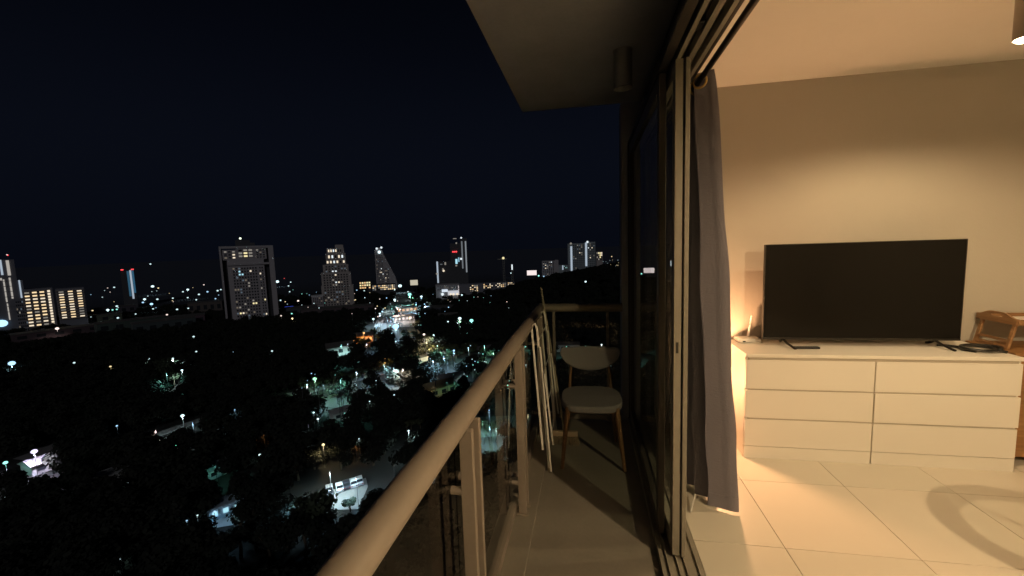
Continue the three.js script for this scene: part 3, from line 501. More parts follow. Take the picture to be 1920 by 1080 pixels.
for (const [l, r, top, d, lab, cols, seedCols] of [[41, 99, 545, 560, 'warm lit block of flats with a bright stair column, left one of the pair', 3, 1], [104, 158, 544, 556, 'warm lit block of flats without a stair column, right one of the pair', 3, 0]]) {
  const t = tower('apartment_wing', lab, l, r, top, d, 'building');
  part('wall', [t.geo(0, 1, -0.05, 1, -14, 0)], tw.slate, t);
  const lit = {}, u1 = seedCols ? 0.76 : 0.98;
  for (let c = 0; c < cols; c++) for (let q = 0; q < 11; q++) { const k = rnd(); lit[c + ',' + q] = k < 0.30 ? litMat.dim : k < 0.72 ? litMat.warm : litMat.cream; }
  const ve = seedCols ? 0.88 : 0.74; t.grid(0.03, u1, 0.0, ve, cols, 11, 0, lit, seedCols ? 0.62 : 0.52, 0.42, tw.glass, tw.dark);
  const slabs = []; for (let q = 0; q <= 11; q++) slabs.push(t.geo(0.0, u1 + 0.01, q * ve / 11 - 0.008, q * ve / 11 + 0.006, 0, 1.3)); part('balcony_slabs', slabs, tw.tan, t, { kind: 'stuff' });
  if (seedCols) for (let q = 0; q < 13; q++) t.box('window', 0.82, 0.91, q * 0.07 + 0.006, q * 0.07 + 0.052, -0.2, 0.3, litMat.cream);
}
{
  const t = tower('neon_tower', 'thin dark tower with one blue lit edge and red lamps on top', 225, 251, 507, 700);
  part('wall', [t.geo(0, 0.42, 0.02, 1, -20, -1), t.geo(0.42, 1, 0, 1, -20, 0)], tw.dark, t);
  t.box('light_strip', 0.66, 0.80, 0.0, 0.75, -0.2, 0.6, litMat.strip); t.box('light_strip', 0.46, 0.62, 0.02, 0.68, -0.2, 0.3, glow(0.02, 0.14, 0.25, 0.5)); t.box('light_strip', 0.82, 0.97, 0.01, 0.6, -0.2, 0.3, glow(0.02, 0.16, 0.30, 0.5));
  for (const u of [0.1, 0.2, 0.85, 0.95]) t.dot('beacon_light', u, -0.02, 0, 3.2, litMat.red);
}
{ // pair of construction-like dark towers
  const t = tower('tall_tower', 'tall dark tower with two lit vertical edges and a red lamp', 843, 875, 447, 660);
  part('wall', [t.geo(0, 0.60, 0.10, 1, -20, 0), t.geo(0.60, 1, 0, 1, -20, 0)], tw.dark, t);
  t.box('light_strip', 0.66, 0.74, 0.06, 0.62, 0, 0.7, glow(0.40, 0.45, 0.5, 0.30)); t.box('light_strip', 0.88, 0.96, 0.06, 0.70, 0, 0.7, glow(0.45, 0.5, 0.55, 0.42));
  t.box('window', 0.28, 0.40, 0.42, 0.52, 0, 0.5, litMat.cyan); t.box('window', 0.44, 0.52, 0.39, 0.48, 0, 0.5, glow(0.35, 0.7, 0.9, 0.6)); t.box('window', 0.27, 0.37, 0.54, 0.57, 0, 0.5, litMat.dim); t.dot('lamp', 0.62, 0.42, 0.6, 4, litMat.white);
  for (const u of [0.16, 0.26, 0.36]) t.dot('beacon_light', u, 0.27, 0.6, 3, litMat.red);
  t.box('window', 0.2, 0.4, -0.005, 0.01, 0, 0.5, litMat.dim); t.box('window', 0.34, 0.42, 0.08, 0.11, 0, 0.5, litMat.dim); t.dot('lamp', 0.68, -0.01, 0, 3.2, litMat.white);
}
{
  const t = tower('strip_tower', 'lower dark tower with one white vertical light edge left of the tall one', 817, 846, 490, 600);
  part('wall', [t.geo(0.02, 1, 0, 1, -20, 0)], tw.dark, t); t.box('light_strip', 0.04, 0.14, 0.0, 0.70, 0, 0.7, litMat.strip);
  t.box('window', 0.56, 0.66, 0.03, 0.12, 0, 0.5, litMat.dim); t.dot('lamp', 0.44, 0.25, 0.5, 3.2, litMat.dim); t.dot('lamp', 0.48, 0.31, 0.5, 4, litMat.cream); t.box('window', 0.28, 0.42, 0.08, 0.11, 0, 0.5, glow(0.3, 0.33, 0.36, 0.3)); t.dot('lamp', -0.1 + 0.14, 0.40, 0.5, 4, litMat.dim);
}
{
  const t = tower('clinic_building', 'low white floodlit building with a tall bright entrance right of the road', 817, 861, 535, 510);
  part('wall', [t.geo(0, 1, 0, 1, -16, 0)], M(0.62, 0.64, 0.68, 0.8), t); part('roof_edge', t.geo(-0.01, 1.01, -0.06, 0, -16, 0.5), tw.grey, t);
  t.grid(0.05, 0.95, 0.02, 0.34, 9, 3, 0, { '6,1': litMat.dim }, 0.6, 0.45, M(0.18, 0.2, 0.24, 0.4), tw.white);
  t.box('window', 0.25, 0.50, 0.28, 0.46, -0.2, 0.3, glow(0.78, 0.88, 1, 0.9)); t.box('entrance_window', 0.50, 0.96, 0.40, 0.72, -0.2, 0.3, glow(0.9, 0.92, 1.0, 0.55));
  for (const q of [0.1, 0.22, 0.34, 0.46, 0.58, 0.7]) t.box('window', 0.955, 0.985, q - 0.02, q + 0.02, 0, 0.4, litMat.pink);
  t.dot('lamp', 0.27, 0.62, 1.5, 5, litMat.white); for (const u of [0.62, 0.74, 0.9]) t.dot('lamp', u, 0.66, 1.5, 4, litMat.cream);
}
{
  const t = tower('long_building', 'long low building with groups of yellow lit windows beside the white building', 862, 966, 531, 540, 'building', 0.12);
  part('wall', [t.geo(0, 1, 0.0, 1, -14, 0), t.geo(0, 0.18, 0.12, 1, 0, 1)], tw.slate, t);
  const g = (u0, u1, v0, v1, c, r, p) => { const lit = {}; for (let i = 0; i < c; i++) for (let j = 0; j < r; j++) if (rnd() < p) lit[i + ',' + j] = [litMat.warm, litMat.cream, litMat.dim, litMat.amber][Math.floor(rnd() * 4)]; t.grid(u0, u1, v0, v1, c, r, 0.02, lit, 0.62, 0.5, tw.glass, tw.dark); };
  g(0.13, 0.33, 0.08, 0.75, 5, 4, 0.72); g(0.42, 0.60, 0.03, 0.5, 5, 3, 0.6); g(0.64, 0.84, -0.0 + 0.02, 0.46, 6, 3, 0.75); g(0.87, 0.99, 0.01, 0.3, 4, 2, 0.8);
}
for (const [l, r, top, v1, lab, c, rows, mats] of [[673, 695, 528, 0.50, 'low building with a wide yellow lit front left of the tapered tower', 5, 3, ['yellow', 'amber', 'warm']], [697, 742, 534, 0.52, 'low building with rows of small amber windows under the tapered tower', 12, 3, ['amber', 'dim', 'warm', 'dim']]]) {
  const t = tower('shop_building', lab, l, r, top, 600, 'building'); part('wall', t.geo(0, 1, -0.05, 1, -12, 0), tw.dark, t);
  const lit = {}; for (let i = 0; i < c; i++) for (let j = 0; j < rows; j++) if (rnd() < 0.85) lit[i + ',' + j] = litMat[mats[Math.floor(rnd() * mats.length)]];
  t.grid(0.02, 0.98, 0.0, v1, c, rows, 0, lit, 0.7, 0.6, tw.glass, tw.dark);
}
function billboard(px0, px1, py0, py1, d, mat, label) {
  const t = tower('billboard', label, px0, px1, py0, d, 'billboard'); const hv = (py1 - py0) * t.px / t.H;
  part('panel', t.geo(-0.02, 1.02, -0.004, hv + 0.004, -0.6, 0), tw.dark, t); part('lit_screen', t.geo(0, 1, 0, hv, 0, 0.12), mat, t);
  for (const u of [0.2, 0.8]) part('post', t.geo(u - 0.02, u + 0.02, hv, 1, -0.5, -0.2), tw.dark, t);
}
billboard(769, 783, 525, 535, 560, glow(0.75, 0.68, 0.52, 0.7), 'cream lit billboard right of the amber windows');
billboard(988, 1006, 507, 516, 620, litMat.pink, 'pale pink lit billboard at the foot of the dark hill');
{ // twin towers behind the hill
  const t = tower('twin_tower', 'grey tower pair with bright vertical light edges behind the dark hill', 1064, 1116, 456, 760);
  part('wall', [t.geo(0, 0.64, 0, 1, -20, 0), t.geo(0.64, 1.0, -0.03, 1, -20, -1)], tw.teal, t);
  t.grid(0.18, 0.62, 0.03, 0.9, 6, 16, 0, { '2,0': litMat.dim, '4,1': litMat.dim, '3,4': litMat.cream, '4,4': litMat.dim, '1,7': litMat.dim }, 0.5, 0.45, tw.glass, tw.teal);
  t.grid(0.72, 0.98, 0.0, 0.9, 4, 16, -1, { '0,2': litMat.white, '1,3': litMat.dim, '2,2': litMat.cream, '1,7': litMat.cream }, 0.5, 0.45, tw.glass, tw.teal);
  t.box('light_strip', 0.10, 0.165, 0.08, 0.80, 0, 0.8, litMat.strip); t.box('light_strip', 0.635, 0.70, -0.01, 0.66, 0, 0.8, litMat.strip); t.dot('lamp', 0.12, 0.0, 0, 4, litMat.dim); t.dot('lamp', 0.72, -0.03, 0, 4, litMat.white);
}
{
  const t = tower('hotel_building', 'low grey block with a few lit windows left of the twin towers', 1016, 1047, 489, 700);
  part('wall', [t.geo(0, 0.78, 0, 1, -14, 0), t.geo(0.78, 1.0, -0.03, 1, -14, -0.6)], tw.grey, t);
  t.grid(0.04, 0.75, 0.03, 0.9, 6, 12, 0, { '3,0': litMat.dim, '1,2': litMat.cream, '2,3': litMat.dim, '1,4': litMat.cream, '4,0': litMat.white, '0,1': litMat.dim }, 0.55, 0.5);
  const s = tower('annex_building', 'low lit annex with a white light column between hotel and twin towers', 1047, 1067, 497, 705);
  part('wall', s.geo(0, 1, 0, 1, -12, 0), tw.teal, s); s.box('light_strip', 0.36, 0.46, 0.02, 0.3, 0, 0.6, litMat.strip); s.grid(0.5, 0.95, 0.03, 0.5, 4, 5, 0, { '0,0': litMat.teal, '1,1': litMat.teal, '2,1': litMat.teal }, 0.6, 0.5);
}
{
  const t = tower('hilltop_building', 'small yellow lit building on the hilltop right of the twin towers', 1118, 1130, 472, 640);
  part('wall', t.geo(0, 1, 0, 1, -8, 0), tw.tan, t); t.grid(0.05, 0.95, 0.01, 0.29, 4, 4, 0, { '0,0': litMat.dim, '1,0': litMat.yellow, '2,0': litMat.yellow, '2,1': litMat.yellow, '3,1': litMat.cream, '2,2': litMat.yellow, '3,0': litMat.cream, '0,2': litMat.dim, '1,3': litMat.dim }, 0.75, 0.7);
}
for (const [px, top, d, lab, side] of [[944, 483, 640, 'construction crane mast with a lamp on top', 1], [960, 497, 650, 'thin lattice mast with white lamps along it', 0]]) {
  const t = tower('lattice_mast', lab, px - 2, px + 2, top, d, 'mast'); const g = [];
  for (const u of [0, 1]) for (const z of [-1.3, 1.3]) g.push(bx((u - 0.5) * 2.6 - 0.1, (u - 0.5) * 2.6 + 0.1, 0, t.H, z - 0.1, z + 0.1));
  for (let y = 1; y < t.H; y += 2.6) g.push(bx(-1.3, 1.3, y, y + 0.14, 1.2, 1.34), bx(-1.3, 1.3, y, y + 0.14, -1.34, -1.2));
  part('mast', g, M(0.5, 0.47, 0.38, 0.6), t);
  if (side) { part('jib', bx(-9, 5, t.H - 2.4, t.H - 1.7, -0.4, 0.4), M(0.5, 0.47, 0.38, 0.6), t); t.dot('lamp', 0.4, 0.015, 1.6, 4.5, litMat.yellow); } else for (const v of [0.0, 0.05, 0.1, 0.15, 0.2]) t.dot('lamp', 0.5, v, 1.6, 2.6, litMat.white);
}

// ---------------------------------------------------------------- small buildings, yards and roads
function house(px, py, w, d, h, turn, wall, roof, label, o = {}) {
  const p = ground(px, py), t = thing(o.name ?? 'house', label, o.cat ?? 'house', [p.x, p.y, p.z], Math.atan2(-p.x, -p.z) + turn, o.group);
  clear(p, Math.max(w, d) * 0.55, Math.max(w, d) * 0.5 + 7);
  part('wall', bx(-w / 2, w / 2, -0.4, h, -d / 2, d / 2), wall, t);
  if (o.flat) part('roof', [bx(-w / 2 - 0.4, w / 2 + 0.4, h, h + 0.3, -d / 2 - 0.4, d / 2 + 0.4)], roof, t);
  else { const s = new THREE.Shape([[-d / 2 - 0.6, h - 0.05], [d / 2 + 0.6, h - 0.05], [d / 2 + 0.6, h + 0.08], [0, h + d * 0.24], [-d / 2 - 0.6, h + 0.08]].map(q => new THREE.Vector2(...q))), g = new THREE.ExtrudeGeometry(s, { depth: w + 0.8, bevelEnabled: false }); g.rotateY(Math.PI / 2); g.translate(-w / 2 - 0.4, 0, 0); part('roof', uvm(g), roof, t); }
  const n = o.n ?? 3; for (let i = 0; i < n; i++) { const x = -w / 2 + w * (i + 0.5) / n, ww = w / n * 0.5; part('window', bx(x - ww / 2, x + ww / 2, h * 0.35, h * 0.75, d / 2 - 0.1, d / 2 + 0.05), o.win ?? tw.glass, t); }
  return t;
}
const roofPale = M(0.42, 0.43, 0.42, 0.8, { map: concrete }), roofDark = M(0.12, 0.11, 0.10, 0.8), wallPale = M(0.5, 0.5, 0.48, 0.85);
const G = (px, py) => ground(px, py);
// the bright street between the towers
yard('plaza', [G(700, 613), G(776, 613), G(788, 575), G(772, 556), G(742, 556), G(722, 574)], paleRoad, 0.03);
road('road', [G(728, 622), G(737, 600), G(748, 578), G(760, 556), G(770, 546)], 15, asphalt, 0.06);
road('road', [G(545, 742), G(600, 726), G(650, 714), G(700, 702), G(740, 690), G(790, 676), G(850, 660), G(930, 648)], 9, paleRoad);
road('road', [G(222, 836), G(262, 826), G(300, 814), G(340, 800), G(386, 784)], 5, paleRoad, 0.05);
road('road', [G(-20, 696), G(20, 686), G(80, 672), G(140, 660)], 7, paleRoad);
road('road', [G(36, 862), G(68, 850), G(104, 832)], 6, paleRoad);
yard('parking_lot', [G(519, 972), G(560, 948), G(600, 930), G(630, 916), G(686, 896), G(690, 912), G(672, 955), G(630, 956), G(585, 957), G(545, 970)], paleRoad, 0.04);
for (const [px, py] of [[535, 966], [565, 956], [600, 942], [640, 925], [675, 908], [660, 922], [650, 930], [618, 932]]) clear(G(px, py), 3.8, px < 600 ? 13 : 5);
for (const [px, py] of [[708, 606], [725, 600], [742, 600], [758, 600], [730, 585], [748, 582], [765, 582], [745, 568], [765, 566], [722, 612], [760, 612]]) clear(G(px, py), 10, 62);
yard('forecourt', [G(392, 992), G(440, 984), G(444, 958), G(400, 956)], M(0.5, 0.52, 0.55, 0.8, { map: concrete }), 0.04);
for (const [px, py] of [[405, 975], [432, 970], [418, 985]]) clear(G(px, py), 2.6, 4);
yard('courtyard', [G(884, 822), G(1000, 812), G(1004, 778), G(890, 782)], M(0.16, 0.2, 0.17, 0.9, { map: concrete }), 0.04);
for (let px = 890; px < 1000; px += 14) for (let py = 786; py < 820; py += 12) clear(G(px, py), 4, 6);

house(638, 664, 15, 9, 5.5, 0.1, wallPale, roofDark, 'pale house lit cyan with two dark windows among the dark trees', { n: 3 });
house(681, 640, 13, 8, 4.5, -0.1, M(0.45, 0.25, 0.14, 0.8), roofDark, 'small pavilion glowing orange above the dark trees', { name: 'pavilion', cat: 'pavilion', n: 5, win: litMat.orange });
house(405, 889, 6, 5, 2.6, 0.4, wallPale, roofPale, 'small pale roofed house standing alone above the blue forecourt', { n: 2 });
house(208, 903, 9, 5, 2.6, 0.2, wallPale, roofPale, 'long dim grey roof in the lower left darkness', { n: 3, flat: true });
house(86, 878, 8, 6, 3, 0.35, wallPale, roofPale, 'pale house below the violet white lamp at left', { n: 2 });
house(14, 944, 9, 6, 3, 0.3, wallPale, roofPale, 'pale roof cut by the left edge of the photo', { n: 2, flat: true });
house(824, 738, 12, 8, 4, 0.5, M(0.5, 0.38, 0.2, 0.8), M(0.42, 0.33, 0.18, 0.8), 'house lit yellow brown left of the handrail', { n: 3 });
house(846, 724, 11, 7, 4.5, 0.3, wallPale, roofPale, 'pale teal roofed house behind the yellow brown one', { n: 3 });
house(422, 962, 6.5, 3.5, 2.9, 0.12, M(0.5, 0.68, 0.8, 0.7), M(0.45, 0.6, 0.7, 0.7), 'small white building glowing blue behind its bright forecourt', { name: 'kiosk', cat: 'kiosk', n: 3, flat: true, win: litMat.cyan });
house(640, 783, 7, 5, 3, 0.3, wallPale, roofPale, 'small teal lit roof in the dark wood left of the handrail', { n: 2 });
house(210, 716, 5, 4, 3, 0.2, M(0.4, 0.46, 0.55, 0.8), roofDark, 'tiny blue grey house in the dark wood at left', { n: 1 });
house(840, 600, 16, 8, 4.5, 0.1, M(0.45, 0.25, 0.14, 0.8), roofDark, 'small house front lit orange right of the bright street', { n: 3, win: litMat.orange });
house(543, 586, 16, 6, 9, 0, tw.dark, tw.dark, 'building with a blue lit sign right of the wide tower', { name: 'shop_building', cat: 'building', n: 1, flat: true, win: litMat.blue });
house(757, 601, 20, 8, 4.5, 0.35, wallPale, roofDark, 'shop with a pinkish lit front beside the bright street', { name: 'shop_building', cat: 'shop', n: 6, flat: true, win: litMat.pink });
house(762, 585, 20, 8, 5, 0.3, M(0.5, 0.4, 0.3, 0.8), roofDark, 'shop with an orange lit front farther up the bright street', { name: 'shop_building', cat: 'shop', n: 5, flat: true, win: litMat.orange });
house(1062, 657, 15, 7, 4, 0, wallPale, roofDark, 'long pale shed behind the back of the balcony chair', { n: 4, flat: true });
for (const [px, py, w, h, where] of [[178, 606, 40, 8, 'just right of the pair of warm lit blocks'], [250, 618, 46, 9, 'below the thin neon edged tower'], [310, 622, 40, 10, 'left of the wide tower, lowest of the row'], [352, 610, 26, 9, 'directly left of the wide tower foot'], [388, 586, 30, 12, 'touching the left side of the wide tower'], [215, 590, 34, 9, 'behind the others under the neon edged tower'], [610, 592, 40, 8, 'under the stepped tower'], [665, 588, 36, 8, 'between stepped tower and bright street'], [566, 592, 28, 9, 'between the blue sign and the stepped tower'], [110, 630, 50, 6, 'in front of the pair of warm lit blocks'], [825, 588, 26, 7, 'in front of the white floodlit building']])
  house(px, py, w, 14, h, rr(-0.2, 0.2), M(rr(0.06, 0.11), rr(0.06, 0.1), rr(0.06, 0.1), 0.85), roofDark, 'unlit dark low block ' + where, { name: 'low_building', cat: 'building', n: 5, flat: true, group: 'unlit low blocks below the skyline' });
{ const p = G(812, 912), t = thing('lit_reflection_panel', 'small added glowing blue and white panel standing for a reflection in the near glass', 'sign', [p.x, p.y, p.z], Math.atan2(-p.x, -p.z)); clear(p, 3, 8);  // lit panel added below in place of a reflection in the glass
  part('panel', bx(-1.0, 1.0, 0.9, 3.5, -0.15, 0, 0.03), tw.dark, t); part('lit_panel', bx(-0.92, 0.92, 0.98, 3.42, 0, 0.05), glow(0.45, 0.78, 1, 0.75), t); part('emblem', [bx(-0.4, 0.5, 1.6, 2.3, 0.05, 0.07)], glow(0.04, 0.15, 0.4, 0.5), t); part('post', [bx(-0.8, -0.7, 0, 0.9, -0.12, -0.02), bx(0.7, 0.8, 0, 0.9, -0.12, -0.02)], poleMat, t); }

// ---------------------------------------------------------------- cars
const carGlass = M(0.02, 0.022, 0.025, 0.1), tyreMat = M(0.02, 0.02, 0.02, 0.9);
function car(p, turn, paint, label, group, lights) {
  const c = thing('parked_car', label, 'car', [p.x, p.y + 0.05, p.z], turn, group);
  const prof = (q, w, b) => { const s = new THREE.Shape(q.map(v => new THREE.Vector2(...v))), g = new THREE.ExtrudeGeometry(s, { depth: w, bevelEnabled: true, bevelSize: b, bevelThickness: b, bevelSegments: 2 }); g.translate(0, 0, -w / 2); return g; };
  part('body', prof([[-2.1, 0.35], [2.1, 0.35], [2.15, 0.6], [2.0, 0.82], [1.0, 0.95], [-1.75, 0.98], [-2.12, 0.85]], 1.6, 0.06), paint, c);
  part('cabin', prof([[-1.6, 0.98], [0.95, 0.95], [0.35, 1.42], [-1.15, 1.46]], 1.36, 0.05), carGlass, c);
  part('roof', prof([[-1.15, 1.46], [0.33, 1.42], [0.2, 1.5], [-1.0, 1.53]], 1.34, 0.04), paint, c);
  for (const x of [-1.3, 1.35]) for (const z of [-0.82, 0.82]) part('wheel', cyl(V(x, 0.32, z - 0.1), V(x, 0.32, z + 0.1), 0.32, 0.32, 16), tyreMat, c);
  for (const z of [-0.6, 0.6]) { part('headlight', bx(2.16, 2.24, 0.6, 0.75, z - 0.2, z + 0.2), lights ? glow(1, 0.95, 0.85, 3) : M(0.6, 0.6, 0.6, 0.2), c); part('taillight', bx(-2.2, -2.14, 0.62, 0.8, z - 0.2, z + 0.2), lights ? litMat.red : M(0.3, 0.02, 0.02, 0.3), c); }
  return c;
}
const cw = M(0.75, 0.75, 0.76, 0.3), cd_ = M(0.05, 0.05, 0.07, 0.3), cs = M(0.4, 0.4, 0.42, 0.3);
{ const a = G(617, 921), b = G(663, 906), face = Math.atan2(-(b.z - a.z), b.x - a.x) + 1.45;
  car(G(618, 921), face, cs, 'silver car nearest the lamp post in the lit parking lot'); car(G(637, 917), face, cw, 'white car between the silver and dark cars in the parking lot'); car(G(650, 912), face, cd_, 'dark car between two white cars in the parking lot'); car(G(663, 909), face, cw, 'white car right of the dark car in the parking lot'); car(G(674, 905), face, cs, 'grey car last in the row at the parking lot end'); }
{ const a = G(737, 600), b = G(748, 578), dir = Math.atan2(-(b.z - a.z), b.x - a.x);
  for (const [px, py, f] of [[733, 604, 0], [738, 599, 1], [742, 592, 0], [746, 585, 1], [751, 574, 0], [741, 605, 1]]) car(G(px, py), dir + (f ? Math.PI : 0), f ? cw : cs, f ? 'car with headlights on driving down the bright street' : 'car with red tail lights driving up the bright street', f ? 'cars coming down the bright street' : 'cars going up the bright street', true); }

